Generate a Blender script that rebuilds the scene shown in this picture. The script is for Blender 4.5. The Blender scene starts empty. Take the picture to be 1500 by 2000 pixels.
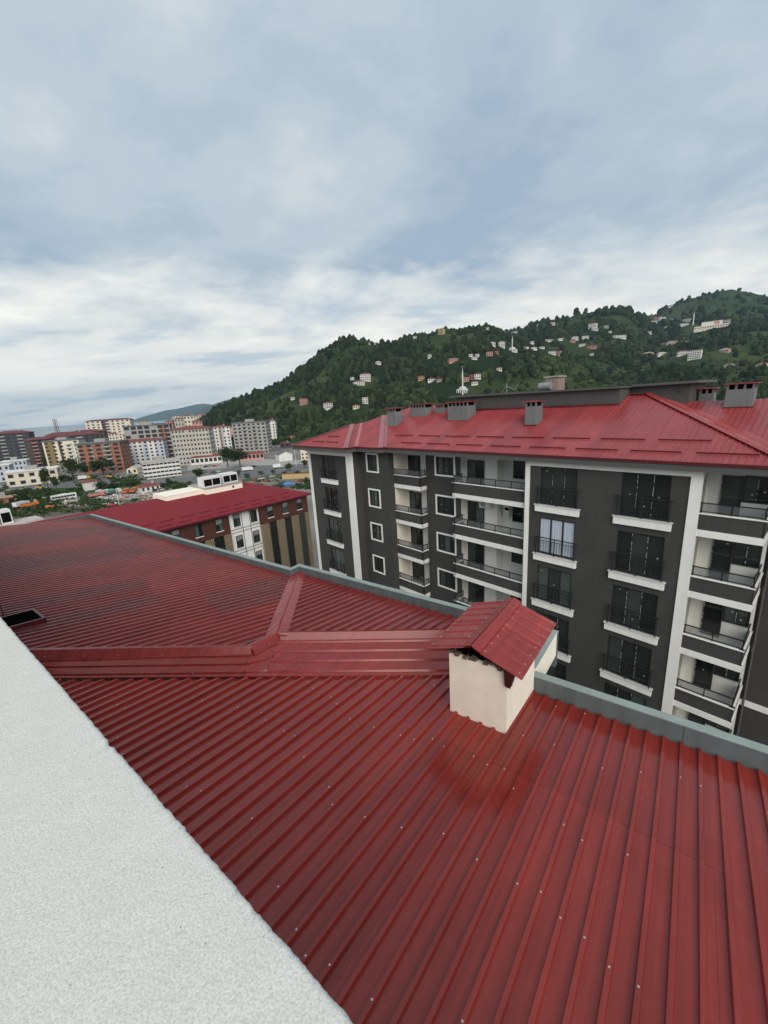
import bpy, math, random
import numpy as np
from mathutils import Matrix, Vector

rnd = random.Random(11)
H = 25.0                       # height of the viewpoint above the datum
GZ = -11.0                     # level of the plain the town stands on
scene = bpy.context.scene
COL = scene.collection

# ------------------------------------------------------------------ camera
FPX, CX, CY = 808.0, 750.0, 1000.0          # focal length and centre for a 1500 x 2000 frame
PITCH, ROLL = math.radians(14.49), math.radians(-3.475)
_u = np.array([0, math.sin(PITCH), math.cos(PITCH)])
_x = np.array([1.0, 0, 0])
FWD = np.array([0, math.cos(PITCH), -math.sin(PITCH)])
RGT = math.cos(ROLL) * _x + math.sin(ROLL) * _u
UPV = -math.sin(ROLL) * _x + math.cos(ROLL) * _u
cam = bpy.data.cameras.new('camera')
cam.sensor_fit = 'VERTICAL'
cam.sensor_height = 24.0
cam.lens = 24.0 * FPX / 2000.0
cam.clip_start = 0.05
cam.clip_end = 60000.0
cam_ob = bpy.data.objects.new('camera', cam)
COL.objects.link(cam_ob)
m = Matrix.Identity(4)
for i in range(3):
    m[i][0], m[i][1], m[i][2] = RGT[i], UPV[i], -FWD[i]
m[2][3] = H
cam_ob.matrix_world = m
scene.camera = cam_ob

# ------------------------------------------------------------------ sky, sun, exposure
SUN_EL, SUN_AZ = math.radians(35), math.radians(170)     # behind the right shoulder, through cloud
world = bpy.data.worlds.new('World')
scene.world = world
world.use_nodes = True
nt = world.node_tree
for n in list(nt.nodes):
    nt.nodes.remove(n)


def N(tree, kind, **kw):
    n = tree.nodes.new(kind)
    for k, v in kw.items():
        if k.startswith('i_'):
            n.inputs[k[2:]].default_value = v
        else:
            setattr(n, k, v)
    return n


def L(tree, a, b):
    tree.links.new(a, b)


def math_n(tree, op, a, b=None, c=None, clamp=False):
    n = tree.nodes.new('ShaderNodeMath')
    n.operation = op
    n.use_clamp = clamp
    for i, s in enumerate((a, b, c)):
        if s is None:
            continue
        if isinstance(s, (int, float)):
            n.inputs[i].default_value = s
        else:
            tree.links.new(s, n.inputs[i])
    return n.outputs[0]


def ramp(tree, fac, stops, interp='EASE'):
    n = tree.nodes.new('ShaderNodeValToRGB')
    n.color_ramp.interpolation = interp
    el = n.color_ramp.elements
    while len(el) < len(stops):
        el.new(0.5)
    for e, (p, c) in zip(el, stops):
        e.position = p
        e.color = (*c, 1) if len(c) == 3 else c
    tree.links.new(fac, n.inputs[0])
    return n.outputs[0]


def mixc(tree, fac, a, b, mode='MIX'):
    n = tree.nodes.new('ShaderNodeMix')
    n.data_type = 'RGBA'
    n.blend_type = mode
    for s, i in ((fac, 0), (a, 6), (b, 7)):
        if isinstance(s, (int, float)):
            n.inputs[i].default_value = s
        elif isinstance(s, tuple):
            n.inputs[i].default_value = (*s, 1) if len(s) == 3 else s
        else:
            tree.links.new(s, n.inputs[i])
    return n.outputs[2]


out = N(nt, 'ShaderNodeOutputWorld')
bg = N(nt, 'ShaderNodeBackground')
bg.inputs['Strength'].default_value = 0.1
L(nt, bg.outputs[0], out.inputs[0])
sky = N(nt, 'ShaderNodeTexSky')
sky.sky_type = 'NISHITA'
sky.sun_disc = False
sky.sun_elevation = SUN_EL
sky.sun_rotation = SUN_AZ
sky.air_density = 1.0
sky.dust_density = 1.6
tc = N(nt, 'ShaderNodeTexCoord')
sep = N(nt, 'ShaderNodeSeparateXYZ')
L(nt, tc.outputs['Generated'], sep.inputs[0])
zc = math_n(nt, 'MAXIMUM', sep.outputs[2], 0.0)
den = math_n(nt, 'ADD', zc, 0.16)
px_ = math_n(nt, 'DIVIDE', sep.outputs[0], den)
py_ = math_n(nt, 'DIVIDE', sep.outputs[1], den)
comb = N(nt, 'ShaderNodeCombineXYZ')
L(nt, px_, comb.inputs[0])
L(nt, py_, comb.inputs[1])


def cloud_noise(scale, detail, rough, offs, stretch=(1, 1, 1), rot=0.0, dist=0.0):
    mp = N(nt, 'ShaderNodeMapping')
    mp.inputs['Location'].default_value = offs
    mp.inputs['Rotation'].default_value = (0, 0, rot)
    mp.inputs['Scale'].default_value = stretch
    L(nt, comb.outputs[0], mp.inputs[0])
    n = N(nt, 'ShaderNodeTexNoise')
    n.inputs['Scale'].default_value = scale
    n.inputs['Detail'].default_value = detail
    n.inputs['Roughness'].default_value = rough
    n.inputs['Distortion'].default_value = dist
    L(nt, mp.outputs[0], n.inputs['Vector'])
    return n.outputs[0]


# a broken cloud deck: broad masses, finer billows, thin streaks towards the horizon
c1 = cloud_noise(0.62, 4, 0.5, (-9.64, 7.41, 0), (1, 0.8, 1), 0.5, 0.2)
c2 = cloud_noise(2.1, 8, 0.60, (7.36, 13.97, 0), (1, 1.0, 1), 0.9, 0.15)
c3 = cloud_noise(1.3, 6, 0.58, (-12.57, -10.78, 0), (0.6, 1.2, 1), -0.35, 0.2)
mass = math_n(nt, 'ADD', math_n(nt, 'MULTIPLY', c1, 0.50), math_n(nt, 'MULTIPLY', c2, 0.50))
deck = ramp(nt, mass, [(0.37, (2.1, 2.6, 3.2)), (0.46, (2.5, 3.02, 3.52)), (0.54, (2.95, 3.4, 3.8)), (0.64, (3.8, 4.02, 4.15))])
low = ramp(nt, c3, [(0.37, (3.5, 3.95, 4.25)), (0.47, (5.2, 5.2, 4.95)), (0.62, (6.2, 6.1, 5.6))])
hz = math_n(nt, 'ADD', math_n(nt, 'MULTIPLY', math_n(nt, 'SUBTRACT', c2, 0.5), 0.30), math_n(nt, 'SUBTRACT', 0.30, zc))
hz = math_n(nt, 'MULTIPLY', hz, 6.5, clamp=True)
cloud = mixc(nt, hz, deck, low)
cover = ramp(nt, mass, [(0.30, (0.86,) * 3), (0.46, (1, 1, 1))])
full = mixc(nt, cover, sky.outputs[0], cloud)
L(nt, full, bg.inputs['Color'])

sun = bpy.data.lights.new('sun', 'SUN')
sun.energy = 1.5
sun.angle = math.radians(50)
sun.color = (1.0, 0.93, 0.83)
sun_ob = bpy.data.objects.new('sun', sun)
COL.objects.link(sun_ob)
sd = Vector((math.sin(SUN_AZ) * math.cos(SUN_EL), math.cos(SUN_AZ) * math.cos(SUN_EL), math.sin(SUN_EL)))
sun_ob.rotation_euler = sd.to_track_quat('Z', 'Y').to_euler()
sun_ob.location = (0, 0, 80)

vs = scene.view_settings
vs.view_transform = 'Standard'
vs.look = 'None'
vs.exposure = 0.88
vs.gamma = 1.0
scene.render.engine = 'CYCLES'
scene.cycles.max_bounces = 8
scene.cycles.transparent_max_bounces = 12
scene.cycles.volume_bounces = 0
try:
    scene.cycles.use_denoising = True
except Exception:
    pass


# ------------------------------------------------------------------ helpers
def ray(x, y):
    return RGT * (x - CX) / FPX - UPV * (y - CY) / FPX + FWD


def ground_at(x, y, z=GZ):
    d = ray(x, y)
    p = d * ((z - H) / d[2])
    return Vector((p[0], p[1], z))


class MB:
    """collects faces (with a material slot each) for one mesh"""

    def __init__(self):
        self.v, self.f, self.m = [], [], []

    def poly(self, pts, m=0):
        b = len(self.v)
        self.v += [tuple(p) for p in pts]
        self.f.append(tuple(range(b, b + len(pts))))
        self.m.append(m)
        return self

    def box(self, x0, x1, y0, y1, z0, z1, m=0):
        if x0 > x1: x0, x1 = x1, x0
        if y0 > y1: y0, y1 = y1, y0
        if z0 > z1: z0, z1 = z1, z0
        return self.hexa([(x0, y0, z0), (x1, y0, z0), (x1, y1, z0), (x0, y1, z0), (x0, y0, z1), (x1, y0, z1), (x1, y1, z1), (x0, y1, z1)], m)

    def hexa(self, p, m=0):
        b = len(self.v)
        self.v += [tuple(q) for q in p]
        for q in ((3, 2, 1, 0), (4, 5, 6, 7), (0, 1, 5, 4), (1, 2, 6, 5), (2, 3, 7, 6), (3, 0, 4, 7)):
            self.f.append(tuple(b + i for i in q))
            self.m.append(m)
        return self

    def tube(self, p, q, r, n=6, m=0, r2=None):
        p, q = Vector(p), Vector(q)
        d = (q - p).normalized()
        a = d.orthogonal().normalized()
        c = d.cross(a)
        r2 = r if r2 is None else r2
        b = len(self.v)
        for pt, rr in ((p, r), (q, r2)):
            for i in range(n):
                t = 2 * math.pi * i / n
                self.v.append(tuple(pt + (a * math.cos(t) + c * math.sin(t)) * rr))
        for i in range(n):
            j = (i + 1) % n
            self.f.append((b + i, b + j, b + n + j, b + n + i))
            self.m.append(m)
        self.f.append(tuple(b + n - 1 - i for i in range(n)))
        self.m.append(m)
        self.f.append(tuple(b + n + i for i in range(n)))
        self.m.append(m)
        return self

    def prism(self, pts, z0, z1, m=0):
        n = len(pts)
        for i in range(n):
            a, c = pts[i], pts[(i + 1) % n]
            self.poly([(*a, z0), (*c, z0), (*c, z1), (*a, z1)], m)
        self.poly([(*p, z1) for p in pts], m)
        self.poly([(*p, z0) for p in reversed(pts)], m)
        return self

    def mesh(self, name, mats, off=(0, 0, 0), smooth=False, weld=False):
        me = bpy.data.meshes.new(name)
        o = off
        me.from_pydata([(a - o[0], b - o[1], c - o[2]) for a, b, c in self.v], [], self.f)
        if not isinstance(mats, (list, tuple)):
            mats = [mats]
        for mt in mats:
            me.materials.append(mt)
        me.polygons.foreach_set('material_index', self.m)
        if smooth:
            me.polygons.foreach_set('use_smooth', [True] * len(self.f))
        if weld:
            import bmesh
            bm = bmesh.new()
            bm.from_mesh(me)
            bmesh.ops.remove_doubles(bm, verts=bm.verts, dist=1e-4)
            bmesh.ops.recalc_face_normals(bm, faces=bm.faces)
            bm.to_mesh(me)
            bm.free()
        me.update()
        return me


def tag(o, label=None, cat=None, group=None, kind=None):
    for k, v in (('label', label), ('category', cat), ('group', group), ('kind', kind)):
        if v:
            o[k] = v
    return o


def link(name, data, parent=None, loc=(0, 0, 0), rotz=0.0):
    o = bpy.data.objects.new(name, data)
    COL.objects.link(o)
    o.location = loc
    o.rotation_euler = (0, 0, rotz)
    if parent:
        o.parent = parent
    return o


ORG = {}


class Frame:
    """a level local frame: local x runs along azimuth az + 90 deg, local y along azimuth az"""

    def __init__(self, az, ox=0.0, oy=0.0):
        self.rot = -az
        self.c, self.s = math.cos(self.rot), math.sin(self.rot)
        self.ox, self.oy = ox, oy

    def w(self, x, y, z=0.0):
        return Vector((self.ox + self.c * x - self.s * y, self.oy + self.s * x + self.c * y, z))

    def local(self, p):
        dx, dy = p[0] - self.ox, p[1] - self.oy
        return Vector((self.c * dx + self.s * dy, -self.s * dx + self.c * dy, p[2]))

    def root(self, name, x, y, z=0.0):
        o = link(name, None, None, self.w(x, y, z), self.rot)
        o.empty_display_size = 0.5
        ORG[o.name] = (x, y, z)
        return o


def org(o):
    while o.parent:
        o = o.parent
    return ORG[o.name]


def part(name, mb, mats, parent, smooth=False, kind=None, label=None, weld=False):
    """a part whose vertices were given in the frame of the thing"""
    me = mb.mesh(name, mats, org(parent), smooth, weld)
    o = link(name, me, parent)
    tag(o, label, None, None, kind)
    return o


def place(name, me, parent, x, y, z, rotz=0.0):
    """a copy of shared mesh data set at a point of the thing's frame"""
    og = org(parent)
    return link(name, me, parent, (x - og[0], y - og[1], z - og[2]), rotz)


def sub(name, me, parent, loc=(0, 0, 0)):
    return link(name, me, parent, loc)


# ------------------------------------------------------------------ materials
MATS = {}


def mat(name, col, rough=0.6, var=0.12, scale=3.0, bump=0.0, bscale=40.0, spec=0.5, metal=0.0, coat=0.0, rand=0.0, col2=None, rvar=0.0,
        stretch=(1, 1, 1), bdist=0.01, streak=0.0):
    if name in MATS:
        return MATS[name]
    mt = bpy.data.materials.new(name)
    mt.use_nodes = True
    t = mt.node_tree
    b = t.nodes['Principled BSDF']
    b.inputs['Roughness'].default_value = rough
    b.inputs['Metallic'].default_value = metal
    b.inputs['Specular IOR Level'].default_value = spec
    if coat:
        b.inputs['Coat Weight'].default_value = coat
        b.inputs['Coat Roughness'].default_value = 0.12
    tcn = N(t, 'ShaderNodeTexCoord')
    mp = N(t, 'ShaderNodeMapping')
    mp.inputs['Scale'].default_value = stretch
    L(t, tcn.outputs['Object'], mp.inputs[0])
    ns = N(t, 'ShaderNodeTexNoise', i_Scale=scale, i_Detail=5.0, i_Roughness=0.62)
    L(t, mp.outputs[0], ns.inputs['Vector'])
    f = ramp(t, ns.outputs[0], [(0.28, (0, 0, 0)), (0.72, (1, 1, 1))], 'LINEAR')
    lo = tuple(c * (1 - var) for c in col)
    hi = tuple(min(1.0, c * (1 + var)) for c in col) if col2 is None else col2
    c = mixc(t, f, lo, hi)
    if streak:
        mp2 = N(t, 'ShaderNodeMapping')
        mp2.inputs['Scale'].default_value = (1, 1, 0.06)
        L(t, tcn.outputs['Object'], mp2.inputs[0])
        n2 = N(t, 'ShaderNodeTexNoise', i_Scale=4.0, i_Detail=4.0)
        L(t, mp2.outputs[0], n2.inputs['Vector'])
        f2 = ramp(t, n2.outputs[0], [(0.45, (1, 1, 1)), (0.75, (1 - streak,) * 3)], 'LINEAR')
        c = mixc(t, 1.0, c, f2, 'MULTIPLY')
    if rand:
        oi = N(t, 'ShaderNodeObjectInfo')
        hs = N(t, 'ShaderNodeHueSaturation')
        v = math_n(t, 'MULTIPLY_ADD', oi.outputs['Random'], 2 * rand, 1 - rand)
        L(t, v, hs.inputs['Value'])
        L(t, c, hs.inputs['Color'])
        c = hs.outputs[0]
    L(t, c, b.inputs['Base Color'])
    if rvar:
        r = math_n(t, 'MULTIPLY_ADD', ns.outputs[0], rvar * 2, rough - rvar, clamp=True)
        L(t, r, b.inputs['Roughness'])
    if bump:
        nb = N(t, 'ShaderNodeTexNoise', i_Scale=bscale, i_Detail=4.0, i_Roughness=0.6)
        L(t, mp.outputs[0], nb.inputs['Vector'])
        bp = N(t, 'ShaderNodeBump', i_Strength=bump, i_Distance=bdist)
        L(t, nb.outputs[0], bp.inputs['Height'])
        L(t, bp.outputs[0], b.inputs['Normal'])
    MATS[name] = mt
    return mt


def roof_mat(name, col, col2, rough, dust=(0.25, 0.17, 0.17), dust_amt=0.25):
    """painted steel sheet: slight colour drift from sheet to sheet, scuffs and dust, oil-canning"""
    mt = bpy.data.materials.new(name)
    mt.use_nodes = True
    t = mt.node_tree
    b = t.nodes['Principled BSDF']
    tcn = N(t, 'ShaderNodeTexCoord')
    n1 = N(t, 'ShaderNodeTexNoise', i_Scale=0.9, i_Detail=6.0, i_Roughness=0.6)
    L(t, tcn.outputs['Object'], n1.inputs['Vector'])
    f = ramp(t, n1.outputs[0], [(0.3, (0, 0, 0)), (0.7, (1, 1, 1))], 'LINEAR')
    c = mixc(t, f, col, col2)
    n2 = N(t, 'ShaderNodeTexNoise', i_Scale=7.0, i_Detail=8.0, i_Roughness=0.7, i_Distortion=0.6)
    L(t, tcn.outputs['Object'], n2.inputs['Vector'])
    d = ramp(t, n2.outputs[0], [(0.52, (0, 0, 0)), (0.78, (dust_amt,) * 3)], 'LINEAR')
    c = mixc(t, d, c, dust)
    n4 = N(t, 'ShaderNodeTexNoise', i_Scale=34.0, i_Detail=6.0, i_Roughness=0.75, i_Distortion=1.2)
    L(t, tcn.outputs['Object'], n4.inputs['Vector'])
    d4 = ramp(t, n4.outputs[0], [(0.66, (0, 0, 0)), (0.76, (0.30,) * 3)], 'LINEAR')
    c = mixc(t, d4, c, (0.38, 0.24, 0.22))
    mp5 = N(t, 'ShaderNodeMapping')                      # rain-washed streaks down the slope
    mp5.inputs['Scale'].default_value = (9.0, 0.45, 1.0)
    L(t, tcn.outputs['Object'], mp5.inputs[0])
    n5 = N(t, 'ShaderNodeTexNoise', i_Scale=1.0, i_Detail=5.0, i_Roughness=0.6)
    L(t, mp5.outputs[0], n5.inputs['Vector'])
    c = mixc(t, 1.0, c, ramp(t, n5.outputs[0], [(0.36, (0.84, 0.84, 0.84)), (0.6, (1.06, 1.06, 1.06))], 'LINEAR'), 'MULTIPLY')
    oi = N(t, 'ShaderNodeObjectInfo')
    hs = N(t, 'ShaderNodeHueSaturation')
    L(t, math_n(t, 'MULTIPLY_ADD', oi.outputs['Random'], 0.24, 0.88), hs.inputs['Value'])
    L(t, c, hs.inputs['Color'])
    L(t, hs.outputs[0], b.inputs['Base Color'])
    L(t, math_n(t, 'MULTIPLY_ADD', n2.outputs[0], 0.14, rough - 0.07), b.inputs['Roughness'])
    b.inputs['Specular IOR Level'].default_value = 0.45
    n3 = N(t, 'ShaderNodeTexNoise', i_Scale=2.2, i_Detail=2.0)
    L(t, tcn.outputs['Object'], n3.inputs['Vector'])
    bp = N(t, 'ShaderNodeBump', i_Strength=0.25, i_Distance=0.02)
    L(t, n3.outputs[0], bp.inputs['Height'])
    L(t, bp.outputs[0], b.inputs['Normal'])
    MATS[name] = mt
    return mt


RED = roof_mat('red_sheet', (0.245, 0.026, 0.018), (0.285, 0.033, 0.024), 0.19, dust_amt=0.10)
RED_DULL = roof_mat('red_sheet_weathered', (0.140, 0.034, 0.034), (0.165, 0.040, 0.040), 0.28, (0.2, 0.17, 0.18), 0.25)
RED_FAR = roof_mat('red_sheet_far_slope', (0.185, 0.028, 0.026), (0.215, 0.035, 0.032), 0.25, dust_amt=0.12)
RED_CAP = roof_mat('red_flashing', (0.255, 0.024, 0.021), (0.29, 0.032, 0.028), 0.28, (0.32, 0.2, 0.2), 0.15)
RED2 = roof_mat('red_sheet_second_roof', (0.265, 0.036, 0.038), (0.30, 0.050, 0.052), 0.30, dust_amt=0.15)
RED_TRIM = mat('dark_red_trim', (0.10, 0.008, 0.011), 0.4, 0.1)
CRIMSON = mat('crimson_membrane', (0.215, 0.012, 0.019), 0.65, 0.06, 0.4, spec=0.12)
WHITE_PLASTER = bpy.data.materials.new('white_plaster')
WHITE_PLASTER.use_nodes = True
_t = WHITE_PLASTER.node_tree
_b = _t.nodes['Principled BSDF']
_b.inputs['Roughness'].default_value = 0.95
_b.inputs['Specular IOR Level'].default_value = 0.15
_tc = N(_t, 'ShaderNodeTexCoord')
_na = N(_t, 'ShaderNodeTexNoise', i_Scale=14.0, i_Detail=5.0, i_Roughness=0.6)
_nb = N(_t, 'ShaderNodeTexNoise', i_Scale=330.0, i_Detail=2.0, i_Roughness=0.6)
_nc = N(_t, 'ShaderNodeTexVoronoi', i_Scale=120.0)
_nd = N(_t, 'ShaderNodeTexNoise', i_Scale=110.0, i_Detail=3.0, i_Roughness=0.7)
for _n in (_na, _nb, _nc, _nd):
    L(_t, _tc.outputs['Object'], _n.inputs['Vector'])
_c = mixc(_t, _na.outputs[0], (0.61, 0.605, 0.565), (0.69, 0.685, 0.645))
_g = ramp(_t, _nb.outputs[0], [(0.36, (0.84, 0.84, 0.835)), (0.60, (1.06, 1.06, 1.06))], 'LINEAR')
_c = mixc(_t, 1.0, _c, _g, 'MULTIPLY')
_pit = ramp(_t, _nd.outputs[0], [(0.26, (0.50, 0.50, 0.49)), (0.345, (1, 1, 1))], 'LINEAR')
_c = mixc(_t, 1.0, _c, _pit, 'MULTIPLY')
L(_t, _c, _b.inputs['Base Color'])
_h = math_n(_t, 'ADD', math_n(_t, 'MULTIPLY', _nb.outputs[0], 0.5), _nd.outputs[0])
_bp = N(_t, 'ShaderNodeBump', i_Strength=0.42, i_Distance=0.003)
L(_t, _h, _bp.inputs['Height'])
L(_t, _bp.outputs[0], _b.inputs['Normal'])
MATS['white_plaster'] = WHITE_PLASTER
CREAM = mat('cream_render', (0.93, 0.86, 0.735), 0.9, 0.07, 2.6, 0.25, 70.0, 0.2, streak=0.05)
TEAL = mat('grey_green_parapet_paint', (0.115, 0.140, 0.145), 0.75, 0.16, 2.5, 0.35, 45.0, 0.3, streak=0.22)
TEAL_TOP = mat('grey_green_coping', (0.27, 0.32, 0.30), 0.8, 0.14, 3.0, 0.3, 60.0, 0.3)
SCREW = mat('screw_head', (0.62, 0.60, 0.58), 0.35, 0.05, metal=0.6)
CHAR = mat('charcoal_render', (0.059, 0.058, 0.056), 0.85, 0.14, 0.45, 0.15, 50.0, 0.3, streak=0.10)
CHAR2 = mat('charcoal_fascia', (0.085, 0.085, 0.083), 0.6, 0.08, 1.0)
GREYBOX = mat('grey_attic_render', (0.075, 0.072, 0.070), 0.8, 0.10, 0.8, streak=0.12)
WHITE = mat('white_render', (0.83, 0.825, 0.79), 0.8, 0.05, 1.2, streak=0.07)
OFFW = mat('loggia_white', (0.74, 0.74, 0.71), 0.85, 0.05, 1.0)
CREAMW = mat('loggia_cream', (0.76, 0.71, 0.61), 0.85, 0.05, 1.0)
BLACKM = mat('black_metal', (0.018, 0.019, 0.021), 0.4, 0.1, spec=0.5)
FRAME = mat('anthracite_window_frame', (0.022, 0.023, 0.025), 0.4, 0.1)
TAPE = mat('white_protective_tape', (0.50, 0.49, 0.47), 0.6, 0.1)
RUBBLE = mat('rubble', (0.14, 0.10, 0.075), 0.95, 0.6, 25.0, 0.8, 60.0)
CONCRETE = mat('bare_concrete', (0.33, 0.32, 0.30), 0.9, 0.15, 1.5, 0.2, 40.0)
BLACK = mat('matt_black', (0.003, 0.003, 0.003), 1.0, 0.1, spec=0.0)
BROWN_WOOD = mat('dark_red_timber', (0.06, 0.014, 0.012), 0.6, 0.2)
CURTAIN = mat('pale_blue_white_curtain', (0.46, 0.52, 0.60), 0.9, 0.08, 3.0)
AC_WHITE = mat('appliance_white', (0.70, 0.70, 0.68), 0.5, 0.05)
GREY_MET = mat('grey_metal', (0.28, 0.29, 0.30), 0.45, 0.1, metal=0.3)


def glass_mat(name, col, rough=0.04, tint=None, spec=0.5):
    mt = bpy.data.materials.new(name)
    mt.use_nodes = True
    t = mt.node_tree
    b = t.nodes['Principled BSDF']
    b.inputs['Roughness'].default_value = rough
    b.inputs['Specular IOR Level'].default_value = spec
    tcn = N(t, 'ShaderNodeTexCoord')
    n = N(t, 'ShaderNodeTexNoise', i_Scale=0.8, i_Detail=3.0)
    L(t, tcn.outputs['Object'], n.inputs['Vector'])
    c = mixc(t, n.outputs[0], tuple(v * 0.6 for v in col), tuple(v * 1.6 for v in col))  # lighter blotches in the base colour stand in for reflections
    oi = N(t, 'ShaderNodeObjectInfo')
    hs = N(t, 'ShaderNodeHueSaturation')
    L(t, math_n(t, 'MULTIPLY_ADD', math_n(t, 'POWER', oi.outputs['Random'], 2.5), 2.6, 0.5), hs.inputs['Value'])  # some panes made lighter, likewise a painted reflection
    L(t, c, hs.inputs['Color'])
    c = hs.outputs[0]
    L(t, c, b.inputs['Base Color'])
    n2 = N(t, 'ShaderNodeTexNoise', i_Scale=0.9, i_Detail=1.0)
    L(t, tcn.outputs['Object'], n2.inputs['Vector'])
    bp = N(t, 'ShaderNodeBump', i_Strength=0.08, i_Distance=0.05)
    L(t, n2.outputs[0], bp.inputs['Height'])
    L(t, bp.outputs[0], b.inputs['Normal'])
    MATS[name] = mt
    return mt


GLASS = glass_mat('dark_window_glass', (0.024, 0.031, 0.029))


def clear_glass(name, col, alpha):
    mt = bpy.data.materials.new(name)
    mt.use_nodes = True
    b = mt.node_tree.nodes['Principled BSDF']
    b.inputs['Base Color'].default_value = (*col, 1)
    b.inputs['Roughness'].default_value = 0.05
    b.inputs['Alpha'].default_value = alpha
    MATS[name] = mt
    return mt


SMOKE_GLASS = clear_glass('smoked_balcony_glass', (0.13, 0.145, 0.155), 0.55)


# ------------------------------------------------------------------ profiled sheet roofing
def poly_range(poly, u):
    vs_ = []
    n = len(poly)
    for i in range(n):
        (u0, v0), (u1, v1) = poly[i], poly[(i + 1) % n]
        if u0 == u1:
            continue
        if min(u0, u1) <= u <= max(u0, u1):
            vs_.append(v0 + (v1 - v0) * (u - u0) / (u1 - u0))
    if len(vs_) < 2:
        return None
    a, b = min(vs_), max(vs_)
    return (a, b) if b - a > 0.02 else None


def ribbed(name, root, poly, P, pitch=0.25, per=4, phase=0.0, rh=0.051, rw=0.074, rt=0.048, mats=(None,), choose=None, split=None, lift=0.003):
    """lay profiled sheets over a polygon (u across the ribs, v along them); P(u, v, h) gives the point in the frame"""
    us = [p[0] for p in poly]
    lo, hi = min(us), max(us)
    k = math.floor((lo - phase) / (pitch * per))
    n = 0
    while phase + k * pitch * per < hi:
        s0 = phase + k * pitch * per - pitch * 0.5
        s1 = s0 + pitch * per
        cols = [(s0, 0.0)]
        for j in range(per):
            c = s0 + pitch * (j + 0.5)
            cols += [(c - rw / 2, 0), (c - rt / 2, rh), (c + rt / 2, rh), (c + rw / 2, 0)]
        cols.append((s1, 0.0))
        extra = [u for u in us if s0 < u < s1]
        for e in extra:
            hgt = np.interp(e, [c[0] for c in cols], [c[1] for c in cols])
            cols.append((e, float(hgt)))
        cols.append((max(s0, min(s1, lo + 1e-4)), float(np.interp(lo, [c[0] for c in cols], [c[1] for c in cols]))))
        cols.sort()
        cols = [c for c in cols if lo <= c[0] <= hi]
        cuts = split(k) if split else []
        bounds = [-1e9] + list(cuts) + [1e9]
        for bi in range(len(bounds) - 1):
            mb = MB()
            up = lift * ((k + bi) % 2) + rnd.uniform(0, 0.001)
            for (ua, ha), (ub, hb) in zip(cols, cols[1:]):
                if ub - ua < 1e-4:
                    continue
                ra, rb = poly_range(poly, ua), poly_range(poly, ub)
                if not ra or not rb:
                    continue
                a0, a1 = max(ra[0], bounds[bi]), min(ra[1], bounds[bi + 1])
                b0, b1 = max(rb[0], bounds[bi]), min(rb[1], bounds[bi + 1])
                if a1 - a0 < 0.005 and b1 - b0 < 0.005:
                    continue
                mb.poly([P(ua, a0, ha + up), P(ub, b0, hb + up), P(ub, max(b1, b0), hb + up), P(ua, max(a1, a0), ha + up)])
            if mb.f:
                part(name, mb, choose(k, bi) if choose else mats[0], root)
                n += 1
        k += 1
    return n

# ------------------------------------------------------------------ the building under the viewer
NB = Frame(math.radians(37.3))            # local x = -a1, local y = a2 (towards the street edge)


def z1(a2):
    return H - 5.281 - 0.0886 * a2        # near roof slope


def z2(a2):
    return H - 5.85 - 0.1051 * (a2 - 9.2)  # steeper slope beyond the ridge flashing


near = NB.root('apartment_block_roof', -6.0, 3.0)
tag(near, 'apartment block under the viewer with dark red ribbed metal roof and grey-green parapet', 'building')
b = MB()
b.box(-29.5, 14, -12, 7.68, GZ, H - 6.12)
b.box(-30.2, -2.4, 7.68, 9.5, H - 6.5, H - 6.14)
part('outer_wall', b, CREAM, near)


def P_near(u, v, h):
    return (u, v, z1(v) + h)


def P_mid(u, v, h):
    x, y = u * math.cos(RM) + v * math.sin(RM), -u * math.sin(RM) + v * math.cos(RM)
    return (x, y, z2(y) + h)


def to_mid(x, y):
    return (x * math.cos(RM) - y * math.sin(RM), x * math.sin(RM) + y * math.cos(RM))


RA = math.radians(12.5)
RM = math.radians(3.9)


def P_far(u, v, h):
    x, y = u * math.cos(RA) + v * math.sin(RA), -u * math.sin(RA) + v * math.cos(RA)
    return (x, y, z2(y) + h)


def to_far(x, y):
    return (x * math.cos(RA) - y * math.sin(RA), x * math.sin(RA) + y * math.cos(RA))


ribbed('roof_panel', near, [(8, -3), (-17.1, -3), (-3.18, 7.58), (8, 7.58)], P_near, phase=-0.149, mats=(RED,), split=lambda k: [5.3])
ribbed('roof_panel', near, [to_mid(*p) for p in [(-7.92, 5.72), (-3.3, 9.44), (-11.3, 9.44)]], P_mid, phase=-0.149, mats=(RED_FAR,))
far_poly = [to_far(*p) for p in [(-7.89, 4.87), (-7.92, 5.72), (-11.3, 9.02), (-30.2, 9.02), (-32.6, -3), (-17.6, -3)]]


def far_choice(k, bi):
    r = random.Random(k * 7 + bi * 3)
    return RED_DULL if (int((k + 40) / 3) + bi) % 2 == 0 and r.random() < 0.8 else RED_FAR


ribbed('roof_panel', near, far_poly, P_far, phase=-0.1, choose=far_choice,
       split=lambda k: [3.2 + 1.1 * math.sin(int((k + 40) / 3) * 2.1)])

# screws in the rib crowns
scr = MB()


def screw(p, r=0.0088):
    x, y, z = p
    scr.tube((x, y, z - 0.004), (x, y, z + 0.004), r * 1.25, 8)
    scr.tube((x, y, z + 0.004), (x, y, z + 0.011), r * 0.8, 6)


for i in range(-60, 40):
    x = -0.149 + i * 0.25
    for row in (0.6, 2.05, 3.5, 4.95, 6.4, 7.5):
        if x < -17 or x > 7.5 or rnd.random() < 0.5:
            continue
        y = row + rnd.uniform(-0.12, 0.12) + 0.25 * math.sin(i * 0.37 + row)
        if y > 7.52 or y > 7.6 + (-x - 3.18) * -0.759 and x < -3.2 or (-3.35 < x < -2.1 and 5.9 < y < 7.7):
            continue
        screw((x, y, z1(y) + 0.053))

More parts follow.
